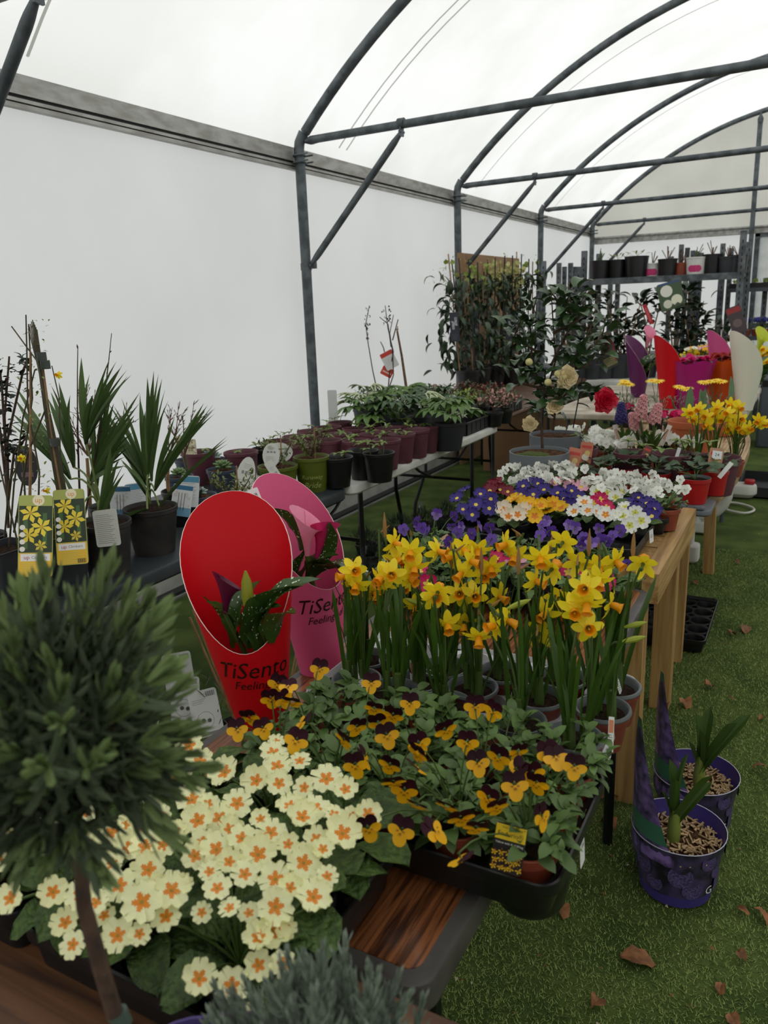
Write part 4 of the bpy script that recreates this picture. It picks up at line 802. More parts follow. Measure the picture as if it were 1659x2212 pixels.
# succulents in blue-grey pots
m_bpot = mat('blue_grey_pot', (58, 68, 84), .5); m_succ = mat('powdery_succulent', (160, 178, 168), .6, trans=.1); m_succ2 = mat('green_succulent', (108, 134, 84), .5, trans=.1)
def rosette(t, p, n, s, m, mesh_key):
    for k in range(n):
        f = k/n; a = k*2.4; el = .15+1.2*(1-f) if False else .1+1.2*f; ob('leaf', cached((mesh_key, 'suc'), lambda: MB().add(*(lambda g: (g.v, g.f, 0))(blob(.5, 8, 6, 0))).mesh('leaf', m)), t, P(t, aim(p+Z*.004*f*s, dirv(a, el)) @ M.Translation((0, .02*s*(1-f*.5), 0)) @ M.Diagonal((.014*s, .034*s*(1.1-f*.5), .009*s, 1))))
for i, (u, v, z, r, w_, m, s) in enumerate(((455, 985, .83, .075, 'powdery white rosette', m_succ, 1.6), (480, 1010, .82, .07, 'dark green rosette', m_succ2, 1.4), (405, 985, .83, .062, 'pale spiky rosette', m_succ2, 1.3), (385, 1015, .84, .06, 'small blue-green rosette', m_succ, 1.2), (430, 1060, .83, .065, 'low brown-green rosette', m_succ2, 1.0))):
    p = at(u, v, z+.02); t = potted('potted_succulent', 'succulent with a ' + w_ + ' in a blue-grey pot', 'succulent', (p.x, p.y, ZT), r, .10, m_bpot, soil=m_bark)
    rosette(t, V((p.x, p.y, ZT+.105)), 20, s, m, i % 2)
for i, (u, v, w_) in enumerate(((395, 940, 'left'), (412, 950, 'right'))):
    p = at(u, v+40, .86); card('plant_label', .06, .085, (196, 190, 160), [('c', U(-.025, .025), U(.01, .075), .004, (226, 220, 196) if q % 2 else (150, 140, 96)) for q in range(40)], p, tocam(p), label='speckled cream picture label behind the succulents, on the ' + w_)
# azaleas in olive pots with paper tags
m_az = mat('azalea_leaf', (98, 108, 50), .5, trans=.2, rand=.2)
for i, (u, v, z, r, h, w_) in enumerate(((505, 1085, .86, .105, .125, 'nearest, half hidden by the red wrap'), (600, 1005, .865, .085, .13, 'middle one, behind the pink wrap'), (672, 985, .885, .078, .15, 'farthest, at the end of the dark table'))):
    p = at(u, v, z); t = potted('potted_azalea', 'azalea twigs in an olive green pot, ' + w_, 'azalea', (p.x, p.y, ZT), r, h, m_olive, soil=m_bark); b = p+Z*0
    for k in range(7):
        az = 2*PI*k/7+.3; q = b+V((math.cos(az)*.07, math.sin(az)*.07, U(.05, .11))); pl = [x-t.location for x in bez(b, b+(q-b)*.5-Z*.01, q, 5)]; MB().tube(pl, [.003, .0026, .0024, .002, .0018, .0012], 5).build('branch', m_woody, t)
        fo = MB()
        for e in range(26): f = R.choice(pl[2:]); fo.merge(lgeo('az', .02, .008, oval, .5, .3, 4, 1), aim(f+rnd(.009), dirv(U(0, 6.3), U(.1, 1.3)), 0, U(.7, 1.2)))
        fo.build('foliage', m_az, t, kind='stuff')
    g = MB().tube([(.02, 0, h-.02), (.025, 0, h+.13)], .0025, 6); g.build('stake', m_cane, t)
    if i == 2:
        o3 = MB()
        for s_, sz, zc in (('Runaway', .026, .07), ('Bride', .034, .035)):
            g = text_geo(s_, sz, .3)
            rr_ = r*.9; o3.add([((rr_+.002)*math.cos(-1.0+v_.x/rr_), (rr_+.002)*math.sin(-1.0+v_.x/rr_), zc+v_.y) for v_ in g.v], g.f)
        o3.build('lettering', mat('pale_olive_print', (150, 160, 84), .5), t)
for i, (u, v, y, w_, wd, hg, sp, shp) in enumerate(((520, 1080, 2.30, 'leaf-shaped paper tag leaning in the nearest azalea', .075, .17, -.35, 'oval'), (585, 1010, 2.55, 'grey-white round-topped tag on a stake in the middle azalea', .07, .10, -.1, 'oval'), (603, 1000, 2.62, 'round white tag lettered Runaway Bride', .12, .085, 0, 'oval'), (622, 1066, 2.5, 'narrow white paper strip hanging from the middle azalea', .035, .15, .5, 'rect'))):
    p = aty(u, v, y); els = [('l', -wd*.3, wd*.3, hg*.2, hg*.45, (150, 150, 146), 6), ('r', -wd*.25, -wd*.12, hg*.6, hg*.67, (130, 134, 130)), ('r', -wd*.06, wd*.07, hg*.6, hg*.67, (130, 134, 130)), ('r', wd*.13, wd*.26, hg*.6, hg*.67, (130, 134, 130)), ('l', -wd*.2, wd*.25, hg*.74, hg*.82, (150, 150, 146), 3)]
    if i == 2: els = [('r', -.045, .045, .055, .06, (110, 140, 90)), ('t', 'Runaway', .0, .042, .02, (60, 80, 60), .3), ('t', 'Bride', .01, .024, .02, (60, 80, 60), .3)]
    card('paper_tag', wd, hg, (208, 208, 200), els, p, tocam(p)+SR*(.3 if i == 0 else 0), label=w_, spin=sp, shape=shp)
# ================================================================== plum pots
def relax(pts, dmin, it=40, fix=None):
    pts = [V((p.x, p.y)) for p in pts]
    for _ in range(it):
        for i in range(len(pts)):
            for j in range(i):
                d = pts[i]-pts[j]; l_ = d.length
                if l_ < dmin: d = d.normalized()*(dmin-l_)/2; pts[i] += d; pts[j] -= d
    return pts
m_seed = mat('seedling_leaf', (112, 134, 62), .5, trans=.25, rand=.2)
SLF = [leaf(.045, .018, oval, .7, .3, 5, 1).mesh('leaf', m_seed) for _ in range(1)]
def seedling(t, h, r, n=3, hh=.06, s=1, m=None):
    for k in range(n):
        q = V((U(-r*.5, r*.5), U(-r*.5, r*.5), h)); tp = q+V((U(-.03, .03), U(-.03, .03), hh*U(.5, 1))); MB().tube(bez(q, (q+tp)/2+V((.01, 0, .01)), tp, 4), .0016, 5).build('stem', m_stem, t)
        for e in range(5): ob('leaf', m or SLF[0], t, aim(tp, dirv(2*PI*e/5+U(-.3, .3), U(-.1, .5)), 0, s*U(.6, 1)))
pl = [(834,949),(868,936),(899,927),(922,918),(771,951),(805,936),(838,924),(731,936),(767,924),(800,912),(698,951),(662,956),(673,929),(707,922),(637,942),(601,951),(735,911),(870,915)]
rp = relax([at(u, v, .885) for u, v in pl], .142)
place = ['at the front edge, nearest', 'at the front edge, second', 'at the front edge, third', 'at the front edge, farthest', 'second line, nearest', 'second line, second', 'second line, third', 'third line, nearest', 'third line, middle', 'third line, farther', 'fourth line, nearest', 'left end by the olive pots', 'fifth line, middle', 'fifth line, farther', 'by the wall, second from the left', 'by the wall, leftmost', 'by the wall, farthest', 'second line, farthest beside the fatsias']
for i, p in enumerate(rp):
    t = potted('plum_pot', 'plum pot with a seedling on the white table, ' + place[i], 'plant pot', (max(-2.4, p.x), p.y, .742), .069, .143, m_plum, 'plum pots on the white table', drop=.045, br=.7); seedling(t, .10, .06, 2 + i % 2, .075)
for i, (u, v, w_) in enumerate(((428, 975, 'behind the succulents, left'), (520, 975, 'behind the azaleas'))):
    p = at(u, v, .885); t = potted('plum_pot', 'plum plastic pot on the dark table, ' + w_, 'plant pot', (p.x, p.y, ZT), .078, .15, m_plum, drop=.04, br=.7); seedling(t, .11, .06, 1, .06)
for i, (u, v, w_) in enumerate(((783, 975, 'front corner of the white table'), (727, 990, 'left corner of the white table'), (818, 980, 'partly hidden behind the front black pot'), (575, 965, 'beside the plum pots on the dark table'))):
    p = at(u, v, .865 if i < 3 else .87); t = potted('black_pot', 'black plastic pot with a small green seedling, ' + w_, 'plant pot', (p.x, p.y, .742 if i < 3 else ZT), .072, .13, m_black, drop=.02, br=.75); seedling(t, .115, .06, 3, .05)
# ================================================================== coloured primulas and violas on the brown table's far end and the bench
def prset(col, eye, star=None, n=3, cup=.15, s=1): return [primrose(col, star or eye, eye, .4 if star is None else 1, s, seed=i, cup=cup+.08*i) for i in range(n)]
m_crim = mat('crimson_petal', (120, 8, 40), .5, trans=.2, rand=.1); m_mag = mat('magenta_petal', (206, 20, 96), .5, trans=.25, rand=.1); m_yp = mat('golden_petal', (246, 196, 30), .5, trans=.25, rand=.05)
m_pinkp = mat('pale_pink_petal', (232, 170, 190), .5, trans=.25); m_ye = mat('yellow_eye', (222, 196, 70), .5)
PI_ = prset(m_indigo, m_ye); PC_ = prset(m_crim, m_ye, cup=.3); PM_ = prset(m_mag, m_ye, m_ye); PY_ = prset(m_yp, m_orange, m_orange, cup=.3); PW_ = prset(m_whitep, m_ye, m_orange); PV_ = prset(m_whitep, m_eye, mat('lime_star', (190, 190, 60), .5)); PD_ = prset(mat('ruffled_cream_petal', (240, 228, 206), .5, trans=.2), m_orange, m_orange, cup=.45); PK_ = prset(m_pinkp, m_ye)
def flrs(px, z, s): return [(at(u, v, z+U(-.008, .008)), s*U(.9, 1.1)) for u, v in px]
def primset(lst, zb, zf, s, group):
    for lab, px, ms in lst:
        f = flrs(px, zf, s); cx = sum(p.x for p, _ in f)/len(f); cy = sum(p.y for p, _ in f)/len(f)
        primula(lab, cx+U(-.01, .01), cy+.03, zb, f, .045, .07, m_black, ms, 9, .85, group)
primset([
 ('indigo primula with yellow eyes at the left of the bench tray', [(987,1076),(1028,1090),(1038,1067),(1057,1098),(1005,1060),(1000,1100),(1060,1078),(1020,1112)], PI_),
 ('dark crimson primula behind the left indigo one', [(1065,1050),(1080,1058),(1097,1062),(1075,1042),(1058,1060)], PC_),
 ('indigo primula in the middle of the bench tray, left clump', [(1130,1050),(1152,1068),(1175,1058),(1140,1040),(1162,1045),(1125,1068)], PI_),
 ('indigo primula in the middle of the bench tray, right clump', [(1218,1078),(1235,1060),(1205,1065),(1250,1072),(1228,1092),(1200,1085)], PI_),
 ('ruffled double cream primula at the front of the bench tray', [(1090,1102),(1118,1112),(1132,1105),(1098,1116)], PD_),
 ('golden yellow primula, left one on the bench', [(1130,1085),(1110,1080),(1155,1115),(1143,1092)], PY_),
 ('golden yellow primula, right one on the bench', [(1195,1090),(1180,1100),(1168,1092),(1212,1096)], PY_),
 ('white primula with orange stars on the bench', [(1240,1105),(1270,1103),(1292,1107),(1308,1112),(1262,1085)], PW_),
 ('white primula with lime yellow stars near the right rim of the tray', [(1345,1115),(1360,1135),(1385,1125),(1332,1112),(1372,1108),(1350,1095)], PV_),
 ('magenta primula among the white ones on the bench', [(1280,1088),(1310,1097),(1296,1080)], PM_),
 ('indigo primula at the right end of the bench tray', [(1375,1100),(1355,1085),(1397,1087),(1412,1100),(1380,1075),(1408,1115)], PI_),
 ('pale cream primula behind the magenta one', [(1290,1062),(1312,1065),(1330,1075),(1345,1062)], PV_),
 ('pale pink primula behind the indigo clumps', [(1230,1048),(1200,1042),(1255,1052)], PK_)], .768, .875, 1.2, 'coloured primulas on the bench')
primset([
 ('magenta primula with yellow stars showing between the daffodils, centre', [(1072,1208),(1060,1222),(1092,1220)], PM_),
 ('magenta primula with yellow stars behind the daffodils, right', [(1228,1236),(1262,1246),(1245,1228)], PM_),
 ('red-magenta primula behind the rightmost daffodils', [(1308,1258),(1300,1240)], PM_),
 ('crimson primula behind the left daffodils', [(905,1235),(925,1262),(890,1250)], PM_),
 ('cream primula behind the left daffodils', [(880,1225),(862,1238),(850,1222)], PV_),
 ('pale pink primula half hidden by daffodils', [(1120,1220),(1100,1232)], PK_)], .728, .83, 1.25, 'primulas behind the daffodils')
VP = [viola(m_pur, m_pur, None, 1, i) for i in range(2)]+[viola(m_pur, m_purl, None, 1, 3)]; VW = [viola(m_whitep, m_whitep, None, 1, i) for i in range(2)]
VPX = [(170,390),(235,345),(265,380),(290,400),(340,310),(245,375),(430,320),(420,375),(465,375),(445,410),(560,370),(610,380),(405,455),(880,365),(895,400),(930,395),(870,420),(1015,365),(1050,380),(1170,385),(1085,430),(1080,475),(1130,460),(1210,450),(1240,420),(1280,395),(1310,565),(620,440),(520,410),(905,345),(1105,445),(1180,440)]
pg = [(-.45-.1*i, 1.80+.11*j) for j in range(3) for i in range(6)]; buck = {g_: [] for g_ in pg}
for (u, v) in VPX:
    p = at(800+u/2.37, 980+v/2.37, .862); g_ = min(pg, key=lambda q: (q[0]-p.x)**2+(q[1]-p.y)**2); buck[g_].append((p, U(.95, 1.1)))
for i, g_ in enumerate(pg): viola_plant('purple viola at the far end of the brown table, %s row, %s' % (rown[i//6], ['rightmost', 'second from right', 'third from right', 'third from left', 'second from left', 'leftmost'][i % 6]), g_[0], g_[1], .726, buck[g_], VP, .043, .065, m_black, 26, lmat=m_vil, group='purple violas behind the daffodils')
tray('black tray of coloured primulas at the near end of the timber bench', -.965, -.385, 2.15, 2.48, .7615, m_black, 6, 3, .05, .044)
tray('black tray of white violas at the far end of the timber bench', -.965, -.355, 2.50, 2.87, .7615, m_black, 6, 3, .05, .044)
card('price_sticker', .03, .04, (230, 230, 230), [('t', '£2', 0, .02, .014, (30, 30, 30))], at(1408, 1172, .785), (1, -.2, .1), label='white price sticker on the corner of the primula tray', cat='sticker')
card('price_sticker', .028, .035, (230, 230, 230), [('t', '£2', 0, .018, .014, (30, 30, 30))], at(1458, 1108, .785), (1, -.2, .1), label='white price sticker on the white viola tray', cat='sticker')
def vgroup(pts, z, zb, nfl, wher, fs=1.0, ls=.9, nob=14, potm=m_terra, sp=.065):
    for i, (u, v) in enumerate(pts):
        p = at(u, v, z); viola_plant('white viola %s, %s' % (wher, ['leftmost', 'second from the left', 'third', 'fourth', 'fifth', 'sixth', 'seventh', 'eighth', 'ninth', 'tenth'][i]), p.x, p.y, zb, nfl, VW, .045, .07, potm, nob, 8, sp, .055, lmat=m_vil, group='white violas '+wher, ls=ls, fscale=fs, up=.3)
vgroup([(1108,1045),(1158,1050),(1208,1052),(1255,1050),(1300,1060),(1350,1070),(1400,1076),(1440,1080)], .86, .765, 9, "in the bench tray, front line", .95)
vgroup([(1130,1018),(1185,1020),(1240,1025),(1330,1040),(1385,1045),(1435,1050)], .87, .765, 9, "in the bench tray, back line", .95)
# ------------------------------------------------------------------ oval table
for i, (u, v, w_, r) in enumerate(((1250, 965, 'beside the grey camellia pot', .082), (1368, 975, 'second from the left', .08), (1455, 978, 'third from the left', .082), (1552, 985, 'at the right rim', .084))):
    p = at(u, v, .875); t = potted('plum_pot', 'large plum plastic pot on the oval table, ' + w_, 'plant pot', (p.x, p.y, .722), r, .152, m_plum, drop=.05, rim=.03, br=.7); seedling(t, .11, .08, 3, .09, 1.2)
m_str = mat('strawberry_leaf', (56, 78, 48), .55, trans=.12, rand=.25)
STL = [leaf(.05, .042, oval, .6, .35, 6, 2, .05).mesh('leaf', m_str) for _ in range(1)]
def clump(t, h, n, r, s=1, ms=STL, el=(.0, .6), hh=.05):
    for k in range(n):
        a = k*2.4; rr_ = r*math.sqrt((k+.5)/n); p = V((math.cos(a)*rr_, math.sin(a)*rr_, h+hh*(1-rr_/r*.6)*U(.8, 1.1))); ob('leaf', ms[k % len(ms)], t, aim(p, dirv(a+U(-.6, .6), U(*el)), U(-.3, .3), s*U(.8, 1.1)))
        if k % 3 == 0: MB().tube(bez((0, 0, h-.01), (p.x*.4, p.y*.4, p.z), p, 4), .0018, 4).build('stem', m_stem, t)
sb = [(1502,1034,.056,'front corner, on the grey tray'),(1545,1018,.05,'behind the front corner one'),(1240,1030,.05,'left, with orange label'),(1295,1008,.052,'left, behind the first label'),(1352,1000,.058,'widest leaf clump in the middle'),(1418,1010,.056,'right of the widest clump'),(1480,1002,.052,'between the clump and the right plum pot')]
rp = relax([at(u, v, .835) for u, v, _, _ in sb], .10)
for i, (u, v, r, w_) in enumerate(sb):
    p = rp[i]; t = potted('potted_strawberry', 'strawberry plant in a red pot, ' + w_, 'strawberry', (p.x, max(2.94, p.y), .722 if i > 1 else .745), r, .095, m_red, 'strawberries in red pots', inner=m_rimgrey, drop=.01); clump(t, .095, 18 if i in (4, 5) else 13, r*1.25, 1.1)
for i, (u, v, w_, h_, w2, c2, sp) in enumerate(((1232, 1022, 'orange and white, leftmost', .10, .05, (196, 120, 90), -.2), (1262, 1002, 'orange and white, behind the leftmost', .09, .05, (196, 120, 90), -.12), (1385, 1000, 'dark red picture, tilted, in the middle', .075, .03, (110, 60, 50), -.4), (1540, 1022, 'picture with a white price patch, right', .095, .05, (180, 130, 100), -.1), (1458, 998, 'plain white stick, middle right', .06, .014, (224, 224, 220), -.25), (1553, 1032, 'plain white stick leaning right', .07, .016, (224, 224, 220), -.6))):
    p = at(u, v, .84); els = [] if i > 3 else [('c', 0, h_*.3, w2*.3, (232, 220, 200)), ('c', .006, h_*.5, w2*.22, (220, 190, 120)), ('r', -w2*.4, w2*.4, h_*.72, h_*.84, (200, 60, 50))]
    if i == 3: els.append(('r', -.014, .02, .055, .085, (220, 222, 222)))
    if i == 3: els.append(('t', '24', .003, .07, .016, (30, 30, 30)))
    card('plant_label', w2, h_, c2, els, p, tocam(p), label='strawberry plant label, ' + w_, spin=sp)
t = thing('carry_tray', 'mid grey plastic carry tray jutting over the bench end under the red pots', 'tray', (-.40, 3.02, .722)); g = MB(); g.slab(-.13, .13, -.10, .10, 0, .022, .03, .006); g.build('rim', m_midgrey, t)
for x in (-.09, -.03, .03, .09): MB().slab(x-.018, x+.018, -.098, -.068, .0225, .036, .008, .004).build('ridge', m_midgrey, t)
# camellias in grey pots
m_cam = mat('camellia_leaf', (54, 78, 44), .3, trans=.06, rand=.3, spec=.6); m_camf = mat('cream_camellia', (232, 214, 170), .5, trans=.25); m_camr = mat('red_camellia', (206, 14, 50), .45, trans=.2)
CL = [leaf(.078, .040, oval, .5+.35*i, .35, 6, 2, .03, tip=.8).mesh('leaf', m_cam) for i in range(3)]
def dblflower(m, s, n=26, seed=0):
    rr = random.Random(seed); g = MB()
    for k in range(n):
        f = k/n; a = k*2.4; l_ = leaf(.034*s*(1-.45*f), .034*s*(1-.35*f), oval, .5, .3, 4, 1, .12); g.merge(l_, M.Rotation(a, 4, 'Z') @ M.Rotation(.1+1.15*f, 4, 'X') @ M.Translation((0, .002, .001*k*s*.3)))
    g.merge(blob(.004*s, 6, 4), M.Translation((0, 0, .012*s)), 1); return g.mesh('flower', [m, m_yelo])
def twigbush(t, y, stems, nl, ms, m_st=m_woody, r0=.006, dens=.05, s=1, el=(-.3, .8), zr=None):
    """stems: pixel paths in the vertical plane at y; leaves are set all round them"""
    for pts in stems:
        k = len(pts); P_ = [aty(u, v, y+U(-.05, .05)*(i/k))-t.location for i, (u, v) in enumerate(pts)]; pl = []
        for i in range(k-1): pl += [P_[i].lerp(P_[i+1], j/3) for j in range(3)]
        pl.append(P_[-1]); MB().tube(pl, [r0*(1-.7*i/len(pl)) for i in range(len(pl))], 6).build('branch', m_st, t)
        for q in range(nl):
            f = U(.15, 1)*(len(pl)-1); a = min(int(f), len(pl)-2); b = pl[a].lerp(pl[a+1], f-a); d = dirv(U(0, 6.3), U(*el)); e = b+V((d.x, d.y, d.z*.5))*dens*U(.1, 1)
            ob('leaf', R.choice(ms), t, aim(e, d+Z*.15, U(-.5, .5), s*U(.75, 1.15)))
p = at(1165, 975, .925); yc = p.y
t = potted('potted_camellia', 'tall cream-flowered camellia in the nearer mid-grey pot', 'camellia', (p.x, p.y, .722), .116, .205, m_midgrey, soil=m_bark, rim=.05, drop=.012, br=.8)
for k in range(14): a, r_ = U(0, 6.3), U(0, .07); ob('moss', cached(('moss',), lambda: blob(.022, 7, 5, .3, 3, .35).mesh('moss', mat('moss', (72, 88, 24), .9, bump=.8, scale=200))), t, M.Translation((-.03+r_*math.cos(a), -.03+r_*.6*math.sin(a), .193)))
MB().tube([aty(*q, yc)-t.location for q in ((1170, 968), (1174, 880), (1178, 800))], .0035, 7).build('stake', m_blacks, t)
twigbush(t, yc, [[(1172, 968), (1168, 900), (1178, 850), (1200, 780), (1195, 700), (1190, 620)], [(1178, 850), (1150, 790), (1145, 700), (1160, 640)], [(1190, 790), (1225, 720), (1235, 660), (1228, 620)], [(1178, 840), (1130, 830), (1120, 780)], [(1185, 800), (1245, 790), (1260, 740)], [(1160, 760), (1110, 730), (1125, 690)], [(1195, 720), (1250, 690), (1262, 650)], [(1175, 870), (1215, 860), (1240, 830)]], 26, CL, dens=.055, s=.95)
for (u, v, s, sd) in ((1222, 815, 1.4, 0), (1197, 882, 1.1, 1), (1145, 915, 1.0, 2)): q = aty(u, v, yc-.07); ob('flower', cached(('df', sd), lambda: dblflower(m_camf, 1.2, 30, sd)), t, P(t, face(q, tocam(q)+rnd(.3), 0, s*.85)))
for (u, v) in ((1143, 782), (1205, 808), (1219, 814), (1184, 826)): q = aty(u, v, yc-.09); ob('bud', cached(('cbud',), lambda: blob(.014, 9, 7, .04).mesh('bud', mat('camellia_bud', (214, 204, 140), .5, trans=.15))), t, P(t, M.Translation(q)))
p = at(1200, 938, .925)
t = potted('potted_camellia', 'camellia with a red bloom in the mid-grey pot behind the taller one', 'camellia', (p.x, p.y, .722), .113, .205, m_midgrey, soil=m_bark, rim=.05, br=.8); y2 = p.y
MB().tube([aty(*q, y2)-t.location for q in ((1238, 925), (1250, 860), (1262, 790))], .003, 6).build('stake', m_blacks, t)
twigbush(t, y2, [[(1195, 930), (1200, 880), (1215, 820), (1250, 760), (1280, 700)], [(1200, 880), (1250, 860), (1290, 850), (1300, 870)], [(1240, 780), (1300, 730), (1310, 680)], [(1230, 800), (1270, 790), (1290, 760)], [(1198, 900), (1170, 880)]], 22, CL, dens=.05, s=.9)
q = aty(1306, 866, y2-.12); ob('flower', dblflower(m_camr, 1.25, 30, 5), t, P(t, face(q, tocam(q)+SR*.3, 0, 1.35)))
card('plant_label', .07, .16, (60, 60, 52), [('r', -.033, .033, .06, .155, (90, 76, 62)), ('r', -.033, .033, .01, .05, (150, 140, 90)), ('l', -.02, .02, .015, .045, (210, 206, 190), 4), ('r', .026, .034, .02, .155, (150, 50, 50))], aty(1322, 795, y2), (-.5, -1, .2), label='dark picture label hanging in the camellia beside the purple wrap', spin=.45)
# terracotta pots, tulip leaves, yellow daisies
p = at(1498, 908, .92); t = potted('terracotta_pot', 'large terracotta-coloured pot behind the right plum pots', 'plant pot', (p.x, p.y, .722), .115, .2, mat('bright_terracotta', (186, 96, 58), .55), rim=.03, drop=.05)
m_tul = mat('grey_green_leaf', (98, 128, 92), .5, trans=.15); TLF = leaf(.13, .034, oval, .1, .35, 8, 1).mesh('leaf', m_tul)
for u, v, dx in ((1488, 900, .0), (1512, 905, .1), (1575, 880, .0), (1520, 905, -.15)): q = aty(u, v, p.y); ob('leaf', TLF, t, P(t, aim(q, (dx, 0, 1), U(-1, 1), 1.1)))
p = at(1555, 893, .84); t = potted('terracotta_bowl', 'low terracotta bowl behind the small daffodils', 'plant pot', (p.x, p.y, .722), .12, .12, mat('bright_terracotta', (186, 96, 58), .55), rim=.03, drop=.02); clump(t, .12, 12, .08, .8)
def daisy():
    g = MB()
    for k in range(14): a = 2*PI*k/14; g.merge(leaf(.026, .007, oval, .3, .1, 4, 1), M.Rotation(a, 4, 'Z') @ M.Translation((0, .005, 0)), 0)
    g.merge(blob(.008, 9, 5, .05, 2, .5), None, 1); return g.mesh('flower', [mat('daisy_yellow', (250, 218, 20), .5, trans=.25), m_yelo])
DA = daisy(); m_sil = mat('silver_foliage', (104, 118, 96), .7, trans=.1)
for i, (fl, bx, w_) in enumerate(((((1345, 828), (1358, 830), (1350, 824)), (1352, 880), 'leftmost'), (((1408, 822), (1422, 824)), (1418, 885), 'second from the left'), (((1468, 836), (1484, 840)), (1474, 885), 'third'), (((1520, 826), (1533, 824), (1545, 822), (1558, 824)), (1540, 880), 'rightmost, in the orange bag direction'))):
    b = at(*bx, .84); t = potted('yellow_daisy', 'yellow daisy on tall thin stems over silvery foliage, ' + w_.split(',')[0], 'daisy', (b.x, b.y, .722), .05, .1, m_black, 'yellow daisies'); 
    for u, v in fl: q = aty(u, v, b.y); ob('flower', DA, t, P(t, face(q, (U(-.2, .2), -.25, 1), 0, 1.35))); MB().tube([x-t.location for x in bez(b, (b+q)/2+V((U(-.02, .02), 0, 0)), q, 5)], .0018, 5).build('stem', m_stem, t)
    fo = MB()
    for k in range(90): q = V((U(-.07, .07), U(-.06, .06), .1+U(0, .09))); fo.merge(lgeo('sil', .03, .006, strap, .4, .3, 3, 1), aim(q, dirv(U(0, 6.3), U(.2, 1.3))))
    fo.build('foliage', m_sil, t, kind='stuff')
# small daffodils at the right rim
df = [(1488,890),(1500,905),(1510,884),(1525,900),(1540,908),(1528,918),(1550,880),(1560,905),(1572,893),(1580,874),(1597,880),(1585,912),(1600,905),(1590,922),(1606,930),(1640,908),(1650,916),(1618,925),(1575,928),(1545,893)]
for i, (bx, rng, w_) in enumerate((((1505, 1000), (0, 1535), 'left clump'), ((1540, 995), (1535, 1575), 'middle clump'), ((1585, 995), (1575, 1700), 'right clump, leaning out over the rim'))):
    b = at(*bx, .79); t = potted('potted_daffodil', 'small daffodils at the right of the oval table, ' + w_, 'daffodil', (b.x, b.y, .722), .045, .07, m_terra, 'daffodils on the oval table'); b = V((b.x, b.y, .79))
    for k in range(14): a = U(0, 6.3); ob('leaf', DL[k % 4], t, P(t, aim(b+V((math.cos(a), math.sin(a), 0))*.012, dirv(a, PI/2-U(.02, .28)), U(-1, 1), U(.6, .85))))
    for u, v in df:
        if rng[0] <= u < rng[1]: q = aty(u, v, b.y+U(-.03, .03)); ob('flower', R.choice(DF), t, P(t, face(q, (U(-.8, .8), -1, U(-.5, .2)), 0, 1.35))); MB().tube([x-t.location for x in bez(b, b+Z*.1, q, 5)], .002, 5).build('stem', m_stem, t)
# hyacinths
m_hyp = mat('hyacinth_pink', (226, 164, 166), .5, trans=.25, rand=.1); m_hyi = mat('hyacinth_indigo', (46, 34, 110), .5, trans=.15, rand=.1)
FL = MB()
for k in range(6): FL.merge(leaf(.011, .0042, oval, 1.2, .2, 3, 1), M.Rotation(k*PI/3, 4, 'Z') @ M.Rotation(.3, 4, 'X'))
FL.tube([(0, 0, -.012), (0, 0, 0)], [.0015, .003], 5)
for i, (u0, v0, u1, v1, bx, m, w_) in enumerate(((1382, 905, 1390, 862, (1398, 978), m_hyp, 'pink hyacinth, taller head'), (1412, 912, 1422, 880, (1412, 980), m_hyp, 'pink hyacinth, right-hand head'), (1375, 925, 1365, 900, (1385, 975), m_hyp, 'pink hyacinth, low pale head on the left'), (1342, 912, 1342, 878, (1348, 970), m_hyi, 'indigo hyacinth beside the pink ones'))):
    b = at(*bx, .80); t = potted('potted_hyacinth', w_ + ', on the oval table', 'hyacinth', (b.x, b.y, .722), .045, .075, m_terra, drop=.01); b = V((b.x, b.y, .79)); me_ = cached(('hy', m.name), lambda: FL.mesh('floret', m))
    a, c = aty(u0, v0, b.y-.02), aty(u1, v1, b.y-.02); MB().tube([x-t.location for x in [b, (a+b)/2, a, c]], [.006, .006, .006, .004], 7).build('stem', m_stem, t)
    for k in range(64): f = k/64; an = k*2.4; q = a.lerp(c, f*1.05); d = dirv(an, -.1+f*1.1); ob('floret', me_, t, P(t, face(q+d*(.028-.012*f), d, U(0, 1), 1.25)))
    for k in range(6): an = k*1.05; ob('leaf', cached(('hl',), lambda: leaf(.13, .02, strap, .3, .5, 7, 1).mesh('leaf', m_dafl)), t, P(t, aim(b, dirv(an, 1.2), 0, U(.8, 1.1))))
for u, v, sp, w_ in ((1338, 962, .25, 'left of the indigo hyacinth'), (1392, 966, .3, 'left of the pink hyacinths'), (1428, 962, -.35, 'right of the pink hyacinths')):
    p = at(u, v, .82); card('plant_label', .022, .1, (222, 214, 204), [('r', -.006, .006, .03, .08, (200, 160, 140))], p, tocam(p), label='slim pale label ' + w_, spin=sp)
# back-row white violas, pink cyclamens
vgroup([(1225,925),(1262,918),(1300,925),(1335,935),(1375,940),(1440,932),(1475,940)], .87, .724, 12, 'across the back of the oval table', 1.3, potm=m_black)
vgroup([(1240,950),(1285,950),(1325,960)], .85, .724, 9, 'behind the left plum pot', 1.2, potm=m_terra)
VM = [viola(m_mag, m_mag, None, 1, i) for i in range(2)]
for i, (u, v, w_) in enumerate(((1452, 885, 'right of the hyacinths'), (1350, 868, 'behind the indigo hyacinth'))): p = at(u, v, .87); viola_plant('magenta small-flowered plant ' + w_, p.x, p.y, .724 if p.y < 5.2 else .738, 9, VM, .045, .07, m_black, 12, 8, .05, .05, lmat=m_vil, name='magenta_bedding', cat='bedding plant', fscale=1.2)
